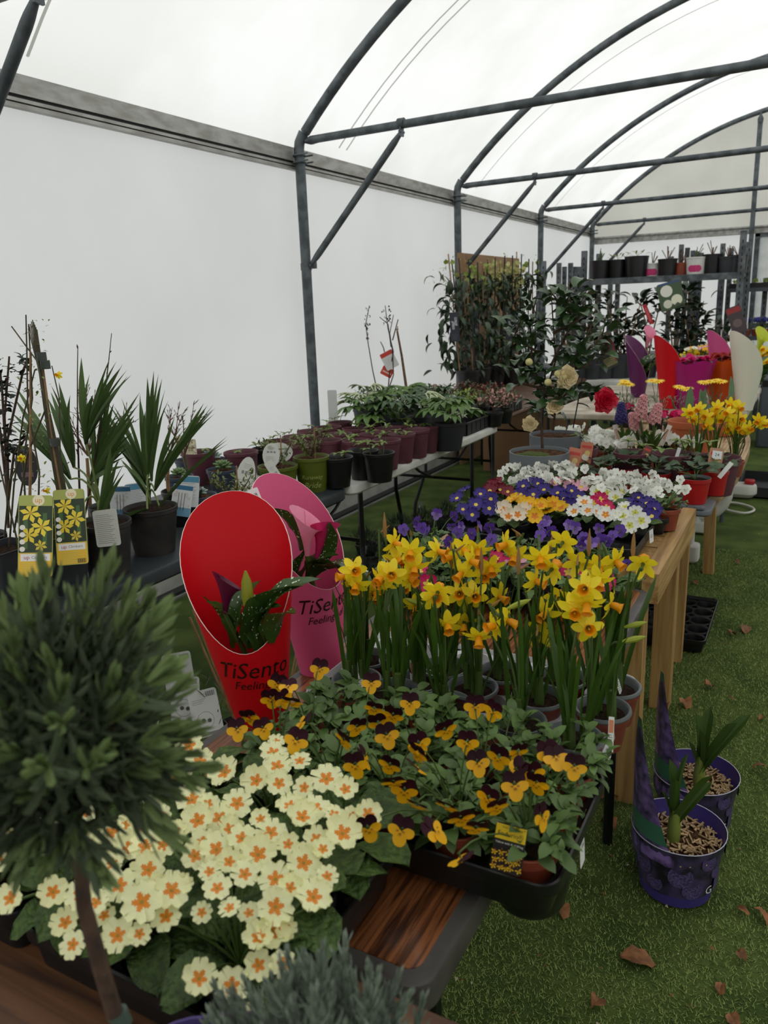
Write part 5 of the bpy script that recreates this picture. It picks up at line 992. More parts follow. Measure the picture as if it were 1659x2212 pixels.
# ------------------------------------------------------------------ wrapped flowers on the far table
m_pur_c = mat('purple_carton', (92, 22, 84), .45); m_white_c = mat('white_carton', (226, 224, 206), .5); m_pk2 = mat('rose_carton', (206, 82, 140), .45)
THR = math.radians(32)
for i, (u, v, m, zh, r1, w_) in enumerate(((1378, 856, m_pur_c, .47, .13, 'purple carton-wrapped calla, leftmost on the far table'), (1442, 880, m_rw, .50, .125, 'red carton-wrapped calla on the far table, beside the magenta bag'), (1552, 858, m_pk2, .50, .12, 'rose pink carton wrap standing behind the orange bag'), (1608, 884, m_white_c, .52, .135, 'white carton-wrapped calla lettered Ti at the right edge of the far table'))):
    p = at(u, v, .74); t, rad = wrap(w_, (p.x, p.y, .737), m, THR-(.75 if i == 0 else 0), .06, r1, .13, zh, .8, .62)
    if i in (0, 3):
        for k in range(6): ob('leaf', CLF[k % 3], t, aim((0, 0, .1), dirv(THR+U(-1, 1), U(.8, 1.3)), U(-1, 1), 1.8+.4*(k % 2)))
        ob('flower', calla(m_cp if i == 0 else mat('lime_calla', (200, 210, 60), .4, trans=.2), m_ci, 1.6), t, face((.05, 0, .38), (.2, -.2, 1)))
    if i == 3: cone_text(t, 'Ti', .07, THR-0, .8, rad, THR-.75, .26, m_ink)
    ob('pot', pot_mesh(.055, .09, m_black), t, M.Translation((0, 0, .01)))
for i, (u, v, c, w_, fc_) in enumerate(((1487, 880, (168, 14, 110), 'magenta plastic-wrapped pot of roses on the far table', (222, 40, 130)), (1560, 872, (222, 88, 16), 'orange wrapped pot with red foliage on the far table', (170, 30, 24)))):
    p = at(u, v, .74); t = thing('gift_pot', w_, 'potted plant', (p.x, p.y, .737)); m = mat('gift_wrap_%d' % i, c, .35, trans=.1)
    g = MB(); n = 26; vs = []
    for k in range(8):
        f = k/7
        for j in range(n): a = 2*PI*j/n; r = (.085+.075*f)*(1+.05*math.sin(a*7)*f); vs.append((r*math.cos(a), r*math.sin(a), .32*f+.012*math.sin(a*5)*f))
    g.add(vs, [(k*n+j, k*n+(j+1) % n, (k+1)*n+(j+1) % n, (k+1)*n+j) for k in range(7) for j in range(n)]).build('wrapping', m, t)
    ob('soil', soil_mesh(.14), t, M.Translation((0, 0, .27))); fm = mat('gift_bloom_%d' % i, fc_, .5, trans=.2)
    for k in range(9): a = k*2.4; r_ = .035*math.sqrt(k); ob('flower', cached(('gf', i), lambda: dblflower(fm, 1.1, 16, i)), t, face((r_*math.cos(a), r_*math.sin(a), .315+U(0, .02)), rnd(.3)+Z*1.0-V((0, .4, 0)), 0, 1.1))
    clump(t, .28, 16, .12, .9)
m_bow = mat('white_bowl', (216, 216, 210), .3)
p = aty(1512, 790, 6.7); t = thing('flower_bowl', 'white bowl of mixed pale flowers behind the magenta bag', 'potted plant', (p.x, 6.7, .737)); g = MB().lathe([(.06, 0), (.065, .2), (.13, .26), (.14, .3), (.13, .295)], 24); g.build('bowl', m_bow, t)
for k in range(14): a = k*2.4; r_ = .032*math.sqrt(k); ob('flower', R.choice(PV_+PY_+PK_), t, face((r_*math.cos(a), r_*math.sin(a), .33+U(0, .02)), (U(-.3, .3), -.5, 1), 0, 1.2))
clump(t, .28, 14, .12, .9)
for i, (fl, w_) in enumerate((([(1478,770),(1492,763),(1506,766),(1520,760),(1530,768),(1485,778),(1512,776),(1500,758),(1524,774)], 'between the red and pink wraps'), ([(1585,762),(1594,770),(1600,760),(1590,752)], 'between the pink and white wraps'), ([(1652,770),(1658,762),(1655,782),(1645,755)], 'right of the white wrap'))):
    yb = 6.7; cx = sum(a for a, b in fl)/len(fl); b = aty(cx, 850, yb); t = potted('potted_daffodil', 'tall daffodils on the far table ' + w_, 'daffodil', (min(b.x, -.42), yb, .737), .07, .12, m_black, 'daffodils on the far table'); b = V(t.location)+Z*.11
    for k in range(14): a = U(0, 6.3); ob('leaf', DL[k % 4], t, P(t, aim(b, dirv(a, PI/2-U(.02, .3)), U(-1, 1), U(.9, 1.3))))
    for u, v in fl: q = aty(u, v, yb+U(-.04, .04)); ob('flower', R.choice(DF), t, P(t, face(q, (U(-.8, .8), -1, 0), 0, 1.7))); MB().tube([x-t.location for x in bez(b, b+Z*.15, q, 5)], .003, 5).build('stem', m_stem, t)
# ================================================================== on the floor
tray('empty black pot tray lying on the turf under the bench', -.66, -.29, 3.32, 3.87, .012, m_black, 4, 5, .055, .046)
m_chip = mat('pale_bark_chip', (190, 160, 118), .85, col2=(120, 92, 62), scale=60, rand=.3)
m_all = mat('allium_print_purple', (66, 54, 128), .4); m_photo = mat('allium_photo', (26, 24, 34), .4, col2=(72, 60, 98), scale=26, detail=8); m_alg = mat('print_green', (60, 110, 86), .45); m_ball = mat('allium_ball', (98, 80, 130), .5, col2=(48, 40, 74), scale=160)
CH = [MB().box(-.009, .009, -.003, .003, -.0015, .0015).mesh('chip', m_chip), MB().box(-.013, .013, -.002, .002, -.0012, .0015).mesh('chip', m_chip)]
for i, (x, y, w_) in enumerate(((-.193, 1.86, 'nearer one'), (-.185, 2.13, 'farther one'))):
    t = thing('allium_pot', 'purple printed allium pot with a tall carton handle standing on the turf, ' + w_, 'potted plant', (x, y, .011)); n = 40; g = MB(); hh = .175; r0, r1 = .088, .115
    hd = math.radians(212); vs = []
    rows = [0, .03, .06, .09, .12, .15, hh]
    for z in rows:
        for j in range(n): a = 2*PI*j/n; r = r0+(r1-r0)*z/hh; vs.append((r*math.cos(a), r*math.sin(a), z))
    fs = [(k*n+j, k*n+(j+1) % n, (k+1)*n+(j+1) % n, (k+1)*n+j) for k in range(6) for j in range(n)]; ms = [0 if k < 1 or k > 5 else 1 for k in range(6) for j in range(n)]
    g.add(vs, fs, ms); g.lathe([(r1-.002, hh), (r1-.006, hh-.03), (r0-.004, .1)], n, 0); g.tube([(r1*math.cos(a), r1*math.sin(a), hh) for a in [2*PI*j/n for j in range(n+1)]], .0012, 4, 2, False); g.build('sleeve', [m_all, m_photo, cm((200, 196, 214))], t)
    # tall handle panel rising from the left side of the rim
    g = MB(); vs = []; kk = 14
    for k in range(kk+1):
        f = k/kk; wd = .8*(1-f)**1.15+.07; z = hh*.75+.36*f
        for j in range(-4, 5): a = hd+wd*j/4*1.25; r = (r1*.98+.004*f); vs.append((r*math.cos(a), r*math.sin(a), z))
    g.add(vs, [(k*9+j, k*9+j+1, (k+1)*9+j+1, (k+1)*9+j) for k in range(kk) for j in range(8)], [2 if k in (2, 3) or k == kk-1 else 1 for k in range(kk) for j in range(8)])
    g.build('handle', [m_all, mat('allium_handle_print', (46, 40, 64), .4, col2=(136, 108, 176), scale=26, detail=6), m_alg], t)
    for k in range(9):
        f = k/9; a = hd+U(-.4, .4)*(1-f); r = r1+.0035; ob('printed_bloom', cached(('abl', 0), lambda: MB().disc(.024, 0, 14, 0).mesh('printed_bloom', m_ball)), t, face((r*math.cos(a)*.93, r*math.sin(a)*.93, hh*.85+.26*f), (math.cos(a)*-1, -math.sin(a), 0), 0, 1-.5*f))
    for k in range(13):
        a = -2.9+k*.31; z = .06+.05*((k*5) % 3)/1.2; r = r0+(r1-r0)*z/hh+.001; ob('printed_bloom', cached(('abl', 1), lambda: MB().disc(.028, 0, 16, 0).mesh('printed_bloom', m_ball)), t, face((r*math.cos(a), r*math.sin(a), z), (math.cos(a), math.sin(a), .0), 0, .6+.5*((k*3) % 4)/3))
    o3 = MB(); g = text_geo('G', .03); o3.add([((r0+.012)*math.cos(-.55+v_.x/r0), (r0+.012)*math.sin(-.55+v_.x/r0), .05+v_.y) for v_ in g.v], g.f); o3.build('lettering', cm((220, 220, 226)), t)
    ob('soil', soil_mesh(.105, m_bark), t, M.Translation((0, 0, hh-.045)))
    for k in range(240): a = U(0, 6.3); r = .102*math.sqrt(U(0, 1)); ob('chip', CH[k % 2], t, M.Translation((r*math.cos(a), r*math.sin(a), hh-.040+U(0, .006))) @ M.Rotation(U(0, 3), 4, 'Z') @ M.Rotation(U(-.35, .35), 4, 'X') @ M.Rotation(U(-.3, .3), 4, 'Y'))
    b = V((-.01+.02*i, -.01, hh-.045)); MB().tube([b, b+Z*.03, b+Z*.07, b+Z*.1], [.015, .017, .014, .009], 10).build('shoot_base', mat('pale_shoot', (128, 146, 62), .45, trans=.15), t)
    for a, el, s in ((-.4, 1.15, 1.25), (2.6, 1.45, 1.05), (1.2, 1.4, 1.15), (-1.6, 1.35, .95), (.4, 1.0, 1.3 if i else .9), (3.4, 1.25, .6)): ob('leaf', cached(('al',), lambda: leaf(.17, .026, strap, .12, .6, 9, 1).mesh('leaf', mat('allium_leaf', (66, 92, 34), .4, trans=.2, rand=.1))), t, aim(b+Z*.05, dirv(a, el), U(-1, 1), s))
# dark heathers standing on the floor between the tables
m_heath = mat('dark_heather', (42, 54, 44), .8, rand=.2)
hp = [(800,1150),(850,1150),(900,1150),(950,1130),(1000,1112),(820,1185),(870,1185),(920,1180),(970,1160),(785,1215),(840,1220),(900,1215),(860,1120),(912,1108),(962,1096)]
for k, p in enumerate(relax([at(u, v, .17) for u, v in hp], .17)):
    t = potted('potted_heather', 'dark low heather on the turf below the white table, %s row, %s' % (['middle', 'near', 'front', 'far'][(0, 0, 0, 0, 0, 1, 1, 1, 1, 2, 2, 2, 3, 3, 3)[k]], ['first', 'second', 'third', 'fourth', 'fifth'][(0, 1, 2, 3, 4, 0, 1, 2, 3, 0, 1, 2, 0, 1, 2)[k]]), 'heather', (p.x, p.y, .011), .07, .09, m_black, 'heathers on the floor')
    fo = MB(); lg = lgeo('hth', .03, .004, strap, .2, .2, 2, 1)
    for q in range(330): d = dirv(U(0, 6.3), math.asin(U(.0, 1))); fo.merge(lg, aim(V((d.x*.11*U(.5, 1), d.y*.11*U(.5, 1), .09+d.z*.10*U(.4, 1))), d+Z*.6))
    fo.build('foliage', m_heath, t, kind='stuff')
for u, v, z in ((785, 1205, .12), (905, 1105, .12)): p = at(u, v, z); card('plant_label', .022, .07, (120, 124, 132), [('c', 0, .035, .008, (190, 194, 200))], p, tocam(p), label='slim grey label in the floor heathers, ' + ('nearer' if z and u < 800 else 'farther'), spin=-.2)
# lavender seedlings with cards behind the red wrap, on the floor
for i, (x, y, w_) in enumerate(((-1.62, 1.86, 'left'), (-1.47, 1.90, 'right'))):
    t = potted('potted_lavender', 'caned plant on the floor left of the red wrap, ' + w_, 'lavender', (x, y, .011), .07, .12, m_black)
    for q in range(5): d = dirv(U(0, 6.3), 1.3); MB().tube([V((0, 0, .1)), d*.2+V((0, 0, .1)), d*.45+V((0, 0, .1))], .004, 5).build('cane', m_cane, t)
    fo = MB()
    for q in range(110): fo.merge(lgeo('hth2', .05, .004, strap, .3, .2, 2, 1), aim(V((U(-.08, .08), U(-.08, .08), U(.1, .3))), dirv(U(0, 6.3), U(-.2, 1.3))))
    fo.build('foliage', m_lav, t, kind='stuff')
for i, (u, v, w_, sp) in enumerate(((402, 1565, 'leftmost', -.08), (455, 1590, 'right, nearer the red wrap', .1), (395, 1510, 'behind, upper', .05))):
    p = at(u, v, .14); q = mpp(p); w2, h2 = 62*q, 100*q
    card('care_card', w2, h2, (196, 196, 192), [('b', w2*.1, w2*.42, h2*.84, h2*.95, (200, 200, 200)), ('l', -w2*.4, w2*.1, h2*.72, h2*.8, (90, 90, 90), 3), ('c', -w2*.05, h2*.35, w2*.3, (120, 122, 120)), ('c', -w2*.05, h2*.35, w2*.285, (196, 196, 192)), ('f', -w2*.12, h2*.35, w2*.09, (60, 60, 60), 8), ('f', w2*.08, h2*.33, w2*.09, (60, 60, 60), 8), ('r', -w2*.4, w2*.4, h2*.03, h2*.09, (120, 120, 118))], p, tocam(p), label='white care card with symbols on the floor plants, ' + w_, spin=sp)
# fallen leaves and litter
m_dead = mat('dead_leaf', (150, 98, 56), .7, col2=(104, 66, 38), scale=30, bump=.2, rand=.3)
DLF = [leaf(.085, .05, oval, .8, .25, 6, 2, .08).mesh('leaf_blade', m_dead), leaf(.06, .02, lance, 1.6, .6, 5, 1, .1).mesh('leaf_blade', m_dead), leaf(.05, .035, oval, 2.0, .4, 4, 1, .25).mesh('leaf_blade', m_dead)]
for i, (u, v, k, s, w_) in enumerate(((1340, 2068, 0, 1.0, 'broad brown one lying alone in the foreground'), (1625, 1965, 1, 1.0, 'curled slender one near the right edge, foreground'), (1618, 1980, 1, .8, 'thin dark one beside the curled slender one'), (1575, 2195, 2, .8, 'small pale one at the bottom edge'), (1610, 1353, 0, .9, 'tan one right of the empty tray'), (1575, 1372, 2, 1.0, 'dark crumpled one right of the empty tray'), (1475, 1515, 2, 1.3, 'dark crumpled one in front of the bench leg'), (1440, 1523, 2, 1.1, 'dark crumpled one at the foot of the bench leg'), (1520, 1483, 2, 1.0, 'small dark one beyond the allium pots'), (1572, 1508, 1, .5, 'short pale sliver beyond the allium pots'), (1640, 1557, 1, .9, 'pale one at the right edge beyond the allium pots'), (1655, 1660, 1, .9, 'brown one cut by the right edge'), (1340, 1720, 0, .9, 'upright brown one left of the allium pots'), (1330, 1790, 2, 1.4, 'dark broken one left of the nearer allium pot'), (1585, 1215, 2, .9, 'dark scrap beyond the bench'), (1500, 1255, 0, .55, 'brown scrap between the table legs'), (1280, 2180, 2, 1.0, 'curled one at the bottom edge'), (1560, 2130, 2, .7, 'small brown one low in the foreground'), (1590, 2060, 2, .7, 'small folded one in the foreground'), (1210, 1960, 2, 1.0, 'dark one under the viola tray corner'))):
    p = at(u, v, .011); t = thing('fallen_leaf', 'fallen leaf on the turf, ' + w_, 'dead leaf', (p.x, p.y, .0115), 'fallen leaves'); sg = .5 if k != 1 else .4
    ob('leaf_blade', DLF[k], t, aim(V((0, 0, .004)), dirv(U(0, 6.3), .0), U(-.3, .3), s))
fo = MB()
for q in range(420): p = V((U(-1.2, .8), 1.3+5*U(0, 1)**1.5, .012)); fo.merge(lgeo('lit', .014, .008, oval, 1.5, .5, 2, 1), aim(p, dirv(U(0, 6.3), U(-.1, .3)), U(-1, 1), U(.3, 1.3)), R.choice((0, 0, 1)))
fo.build('leaf_litter', [m_dead, mat('pale_scrap', (170, 160, 136), .8)], kind='stuff', label='tiny brown scraps scattered over the turf', cat='litter')
# white scrolled garden ornaments and cable beyond the bench
m_orn = mat('white_painted_iron', (206, 204, 196), .5)
for i, (u, v, s, w_) in enumerate(((1503, 1118, 1.0, 'scrolled foot between the table legs'), (1487, 1190, .8, 'lower foot, on the turf'), (1590, 1050, .9, 'flat foot with red paint at the right'))):
    c = at(u, v+(32, 24, 24)[i], 0); yb = c.y; t = thing('white_ornament', 'white garden ornament beyond the bench, ' + w_, 'ornament', (c.x, yb, .011)); g = MB()
    if i == 0:
        c.z = .24; pts = [V((math.cos(a)*(.03+.022*a)*1.0, 0, .24+math.sin(a)*(.03+.022*a))) for a in [q*.35 for q in range(4, 22)]]; g.tube(pts, [.018+.0012*q for q in range(len(pts))], 10); g.slab(-.09, .09, -.06, .06, 0, .07, .03, .01); g.tube([(0, 0, .05), (0, 0, .12)], .03, 10)
    elif i == 1: g.slab(-.055, .055, -.06, .06, 0, .10, .03, .012); g.tube([(0, 0, .05), (.0, 0, .2)], .025, 10)
    else: g.slab(-.14, .14, -.08, .08, 0, .1, .07, .03)
    g.build('foot', m_orn, t)
    if i == 2: MB().slab(.05, .12, -.04, .04, .1, .13, .02, .006).build('cap', m_red, t)
pts = [at(u, v, .02) for u, v in ((1400, 1150), (1470, 1110), (1540, 1085), (1590, 1085), (1625, 1095), (1632, 1103), (1610, 1110), (1570, 1102), (1545, 1088), (1530, 1075))]
g = MB(); sm_ = []
for i in range(len(pts)-1): sm_ += [pts[i].lerp(pts[i+1], q/4) for q in range(4)]
for _ in range(3): sm_ = [sm_[0]]+[(sm_[i-1]+sm_[i]*2+sm_[i+1])/4 for i in range(1, len(sm_)-1)]+[sm_[-1]]
ob('cable', MB().tube(sm_, .008, 6).mesh('cable', m_orn), label='white cable looped on the turf right of the oval table', cat='cable')
# ================================================================== fatsias and young shrubs on the white table's far half
m_fat = mat('fatsia_leaf', (82, 112, 50), .4, trans=.2, rand=.2); m_var = mat('variegated_edge', (196, 202, 160), .45, trans=.15); m_fatd = mat('fatsia_leaf_dark', (58, 84, 48), .4, trans=.15)
def palmate(m, e=None, n=7, L=.13, W=.042):
    g = MB()
    for k in range(n): a = (k-(n-1)/2)*.55; g.merge(leaf(L*(1-.09*abs(k-(n-1)/2)), W, lance, .9, .3, 7, 2, .03, edge=None if e is None else 1), M.Rotation(a, 4, 'Z'))
    return g.mesh('leaf', [m, e or m])
FL7 = palmate(m_fat); FLV = palmate(m_fatd, m_var, 5, .12, .036); FLD = palmate(m_fatd, None, 7)
fz = [(800, 905, .085, m_black, 12, FL7, 'left, in a black pot at the wall'), (790, 880, .08, m_dkgrey, 9, FLV, 'white-edged, left'), (860, 905, .07, m_dkgrey, 9, FLD, 'middle, low'), (868, 880, .08, m_dkgrey, 11, FL7, 'middle, bright green, behind'), (905, 895, .075, m_dkgrey, 8, FLV, 'white-edged, centre'), (967, 907, .095, m_dkgrey, 12, FL7, 'right, in a dark grey pot at the table edge'), (930, 880, .08, m_dkgrey, 10, FLD, 'right, behind the edge one')]
rp = relax([at(u, v, .90) for u, v, *_ in fz], .16)
for i, (u, v, r, m, n, me_, w_) in enumerate(fz):
    t = potted('potted_fatsia', 'fatsia on the white table, ' + w_, 'fatsia', (rp[i].x, rp[i].y, .742), r, .15, m, 'fatsias on the white table')
    for k in range(n):
        a = k*2.4; rr_ = .05+.09*k/n; p = V((math.cos(a)*rr_, math.sin(a)*rr_, .17+.10*(1-k/n)+U(-.01, .02))); MB().tube(bez((0, 0, .13), (p.x*.3, p.y*.3, p.z), p, 4), .0025, 5).build('petiole', m_stem, t); ob('leaf', me_, t, aim(p, dirv(a+U(-.3, .3), U(-.25, .35)), U(-.3, .3), U(.8, 1.05)))
def bushy(t, h, n, r, hh, lg, m, s=1, ms2=None, seed=None, twigs=5):
    st = MB()
    for k in range(twigs): d = dirv(U(0, 6.3), U(.9, 1.4)); st.tube([(0, 0, h-.01), d*hh*.5+V((0, 0, h)), d*hh+V((0, 0, h))], [.003, .002, .001], 5)
    st.build('stems', m_woody, t); fo = MB()
    for k in range(n): d = dirv(U(0, 6.3), math.asin(U(-.1, 1))); f = U(.3, 1); fo.merge(lg, aim(V((d.x*r*f, d.y*r*f, h+hh*.35+d.z*hh*.6*f)), dirv(U(0, 6.3), U(-.2, 1.2)), U(-.6, .6), s*U(.6, 1.2)), 1 if ms2 and R.random() < .4 else 0)
    fo.build('foliage', [m, ms2 or m], t, kind='stuff')
LS_ = lgeo('bs', .032, .013, oval, .6, .3, 4, 1); m_g1 = mat('mid_green_leaf', (78, 102, 50), .5, trans=.15); m_r1 = mat('russet_leaf', (128, 62, 50), .5, trans=.15); m_g2 = mat('dull_green_leaf', (58, 74, 46), .5, trans=.1); m_pk = mat('pink_tinged_leaf', (178, 130, 120), .5, trans=.15); m_lime = mat('lime_leaf', (140, 160, 70), .5, trans=.2)
k = 0
for (u, v, z, a, b, w_) in ((790, 850, .93, m_g2, m_g1, 'by the dead twigs, left'), (840, 842, .93, m_g1, None, 'by the dead twigs, right'), (890, 850, .93, m_g2, m_r1, 'purple-tinged, left of the post'), (925, 835, .93, m_g1, m_g2, 'green, left of the climbers'), (960, 830, .95, m_g2, m_r1, 'russet and green, under the climbers'), (1000, 850, .93, m_lime, m_g1, 'lime green, in front of the climbers'), (1040, 845, .93, m_r1, m_g1, 'russet, in front of the climbers'), (1085, 850, .93, m_g1, m_pk, 'pink-tinged, left of the camellia'), (1120, 860, .93, m_pk, m_g2, 'pale pink, beside the camellia'), (1140, 845, .95, m_g2, m_pk, 'behind the camellia leaves'), (1065, 828, .95, m_r1, m_g2, 'russet, back row'), (1015, 820, .96, m_g2, m_r1, 'dull green, back row')):
    p = at(u, v+18, z-.06); zt = .742 if p.y < 4.69 else .736; t = potted('young_shrub', 'young leafy shrub in a tray pot, ' + w_, 'shrub', (min(p.x, -1.72), p.y, zt), .06, .09, m_black, 'young shrubs along the wall tables'); bushy(t, .09, 230, .13, .13, LS_, a, 1, b)
# low dark seed trays on the edges
def crate(label, x0, x1, y0, y1, z):
    t = thing('seed_tray', label, 'tray', ((x0+x1)/2, (y0+y1)/2, z)); w_, d_ = x1-x0, y1-y0; g = MB()
    g.box(-w_/2, w_/2, -d_/2, d_/2, 0, .004); 
    for s in (-1, 1): g.box(-w_/2, w_/2, *sorted((s*d_/2, s*(d_/2-.004))), 0, .075); g.box(*sorted((s*w_/2, s*(w_/2-.004))), -d_/2, d_/2, 0, .075); g.box(-w_/2-.006, w_/2+.006, *sorted((s*d_/2, s*(d_/2+.008))), .07, .078); g.box(*sorted((s*w_/2, s*(w_/2+.008))), -d_/2, d_/2, .07, .078)
    g.build('tray', mat('charcoal_tray', (40, 42, 44), .5), t); n = max(2, int(d_/.06)); g = MB()
    for i in range(n): g.box(w_/2+.0, w_/2+.003, -d_/2+d_*(i+.1)/n, -d_/2+d_*(i+.2)/n, .005, .07)
    g.build('ribs', m_black, t, kind='stuff'); return t
p = at(1025, 935, .742); t = crate('low dark tray of white-edged leaves at the far end of the white table', -1.98, -1.74, 4.22, 4.64, .742)
for i in range(6): ob('leaf', FLV, t, aim(V((.02*(i % 3), -.15+.06*i, .1)), dirv(i*1.9, .2), 0, .9))
t = crate('dark module tray on the brown board table, under the pink-tinged shrubs', -2.02, -1.83, 4.95, 5.5, .737)
# dead twigs and a red label, standing in black pots
pb = at(832, 850, .92); t = potted('dead_twig_shrub', 'dead dark twigs with shrivelled leaves standing against the white wall', 'shrub', (pb.x, pb.y, .742), .07, .13, m_black); y = pb.y
m_dk = mat('dead_black_twig', (58, 48, 44), .8)
for pts in ([(815, 845), (805, 800), (795, 740), (790, 700), (798, 660)], [(838, 845), (842, 800), (850, 760), (838, 710), (832, 660)], [(838, 845), (850, 810), (848, 760), (842, 720), (850, 680)], [(838, 790), (828, 750), (822, 738)], [(845, 750), (838, 700), (820, 685)], [(848, 735), (860, 690)]): tw(t, pts, y, .0042, 'twig', m_dk)
fo = MB()
for (u, v) in [(794+U(-5, 5), U(660, 730)) for _ in range(24)]+[(834+U(-9, 12), U(658, 700)) for _ in range(18)]: fo.merge(lgeo('shr', .03, .012, oval, 3, .8, 4, 1), P(t, aim(aty(u, v, y), dirv(U(0, 6.3), -1), U(-1, 1), U(.5, 1.1))))
fo.build('shrivelled_leaves', m_dk, t, kind='stuff')
tw(t, [(878, 840), (868, 770), (858, 715)], y, .010, 'stake', mat('bark_stake', (120, 92, 70), .9, bump=1, scale=80, col2=(80, 60, 46)))
for k in range(8): p = aty(858, 715, y)-t.location; MB().tube([p, p+V((U(-.02, .02), U(-.02, .02), U(.01, .03)))], .003, 5).build('twig', m_cane, t)
card('plant_label', .09, .12, (206, 204, 204), [('r', -.043, .043, .09, .118, (190, 50, 34)), ('l', -.03, .03, .03, .07, (130, 130, 130), 5)], aty(850, 795, y), tocam(aty(850, 795, y)), label='red and white label tied in the dead twigs, upper', spin=.45)
card('plant_label', .08, .06, (206, 66, 40), [('r', -.03, .03, .02, .03, (230, 200, 190))], aty(832, 812, y), tocam(aty(832, 812, y)), label='red label in the dead twigs, lower', spin=-.5)
card('plant_label', .055, .26, (200, 202, 200), [('l', -.02, .02, .01, .12, (150, 150, 150), 14)], aty(722, 938, 3.9), (.4, -1, 0), label='pale printed label behind the plum pots against the wall')
# ================================================================== evergreen climbers on canes, board behind
t = thing('board', 'brown hardboard sheet leaning on the wall behind the climbers', 'board', (-2.86, 6.7, 0)); MB().box(-.02, 0, .1, 1.75, 0, 1.93).build('sheet', mat('hardboard', (150, 116, 82), .7, col2=(134, 102, 70), scale=2), t)
t = thing('board', 'brown board panel standing under the far brown table', 'board', (-1.95, 6.62, 0)); MB().box(-.62, .33, 0, .02, 0, .68).build('sheet', mat('hardboard_dark', (140, 104, 72), .7), t)
m_cle = mat('climber_leaf', (44, 62, 38), .35, trans=.08, rand=.35); CLE = [leaf(.15, .042, lance, .9+.5*i, .35, 7, 1).mesh('leaf', m_cle) for i in range(3)]
m_cf = mat('creamy_blossom', (206, 204, 140), .5, trans=.2); BL = primrose(m_cf, m_cf, m_cf, 0, .8, seed=3)
for i, (u, w_) in enumerate(((990, 'leftmost, spilling past the post'), (1030, 'second from the left'), (1068, 'third'), (1105, 'fourth'), (1140, 'rightmost, beside the next post'))):
    yb = 6.35+.28*i; p = aty(u, 800, yb); t = potted('evergreen_climber', 'evergreen climber on bamboo canes, ' + w_, 'climber', (max(-2.6, p.x), yb, .737 if yb < 6.5 else .737), .11, .2, m_black, 'climbers on canes')
    ytop = (560, 570, 560, 555, 560)[i]
    for q in range(5): a = 2*PI*q/5; x0 = V((math.cos(a)*.07, math.sin(a)*.07, .16)); tp = aty(u+4*math.cos(a)*2, ytop+U(-12, 10), yb)-t.location; MB().tube([x0, V((tp.x+math.cos(a)*.06, math.sin(a)*.06, tp.z))], .006, 6).build('cane', m_cane if q % 2 else m_blacks, t)
    for q in range(150):
        vv = U(585, 800); pp = aty(u+R.gauss(0, 20)*(1.25 if i == 0 else 1), vv, yb)-t.location+V((0, U(-.15, .12), 0)); pp.x = max(pp.x, -2.9-t.location.x); ob('leaf', CLE[q % 3], t, aim(pp, dirv(U(0, 6.3), U(-1.3, .0)), U(-.6, .6), U(.65, 1.1)))
    fo = MB()
    for q in range(60 if i in (2, 3) else 16): pp = aty(u+U(-30, 30), U(565, 625), yb)-t.location; fo.merge(MB().add([v.co for v in BL.vertices], [tuple(f.vertices) for f in BL.polygons]), face(pp, rnd()+V((0, -1, .3)), 0, 1.3))
    for q in range(60): pp = aty(u+U(-35, 30)-(U(0, 40) if i == 0 else 0), U(550, 640), yb)-t.location; fo.merge(lgeo('tiny2', .03, .012, oval, .5, .3, 3, 1), aim(pp, dirv(U(0, 6.3), U(-.5, 1)), 0, U(.5, 1)))
    fo.build('blossom', m_cf if i in (2, 3) else m_lime, t, kind='stuff')
for i, (u, v, w_) in enumerate(((984, 738, 'black and white, leftmost'), (1018, 735, 'navy, second'), (1100, 735, 'black and white, right'))):
    q = aty(u, v, (6.2, 6.45, 7.0)[i]); card('plant_label', .075, .24, (34, 38, 52), [('r', -.02, .0, .1, .16, (150, 152, 156)), ('r', .0, .024, .13, .2, (130, 132, 138)), ('f', .0, .15, .034, (170, 172, 174), 4), ('l', -.025, .025, .02, .06, (120, 124, 130), 4)] if i != 1 else [('r', -.006, .006, .05, .2, (150, 156, 170)), ('t', 'A', 0, .21, .03, (170, 174, 180))], q, tocam(q), label='hanging plant label on the climbers, ' + w_, spin=-.1 if i else .05)
# far potting bench: table for the climbers
pltable('folding_table', 'dark board table under the climbers, mostly hidden', (-2.35, 6.64, 0), .85, 1.15, .735, m_brown, 'straight', m_blacks, .03)
# ================================================================== the far end: bench of shrubs, steel racks, shelf of pots
pltable('display_table', 'white slatted bench near the far end carrying grey-potted shrubs', (-1.55, 7.9, 0), 1.9, .78, .70, m_white, 'straight', m_white, .06)
def shrub(label, u, vb, yb, stems, nl, r=.13, h=.22, pm=m_dkgrey, ms=CL, s=1.5, zb=.70, dens=.11, group='shrubs near the far end'):
    b = aty(u, vb, yb); t = potted('potted_shrub', label, 'shrub', (b.x, yb, zb), r, h, pm, group)
    st = [[(u, vb)]+p for p in stems]; twigbush(t, yb, st, nl, ms, m_cane if s > 1.45 else m_woody, .010, dens, s); return t
CLK = [leaf(.085, .040, oval, .6+.4*i, .3, 5, 1).mesh('leaf', mat('dark_camellia_leaf', (40, 56, 38), .3, trans=.05, rand=.35)) for i in range(2)]
shrub('dark glossy shrub at the far bench, behind the near camellia', 1225, 770, 8.15, [[(1215, 700), (1200, 640)], [(1240, 690), (1250, 630)], [(1225, 680), (1230, 610)]], 26, ms=CLK)
shrub('dark glossy shrub at the far bench, left end', 1275, 770, 8.2, [[(1265, 700), (1250, 650)], [(1285, 690), (1290, 640)], [(1275, 680), (1270, 630)]], 26, ms=CLK)
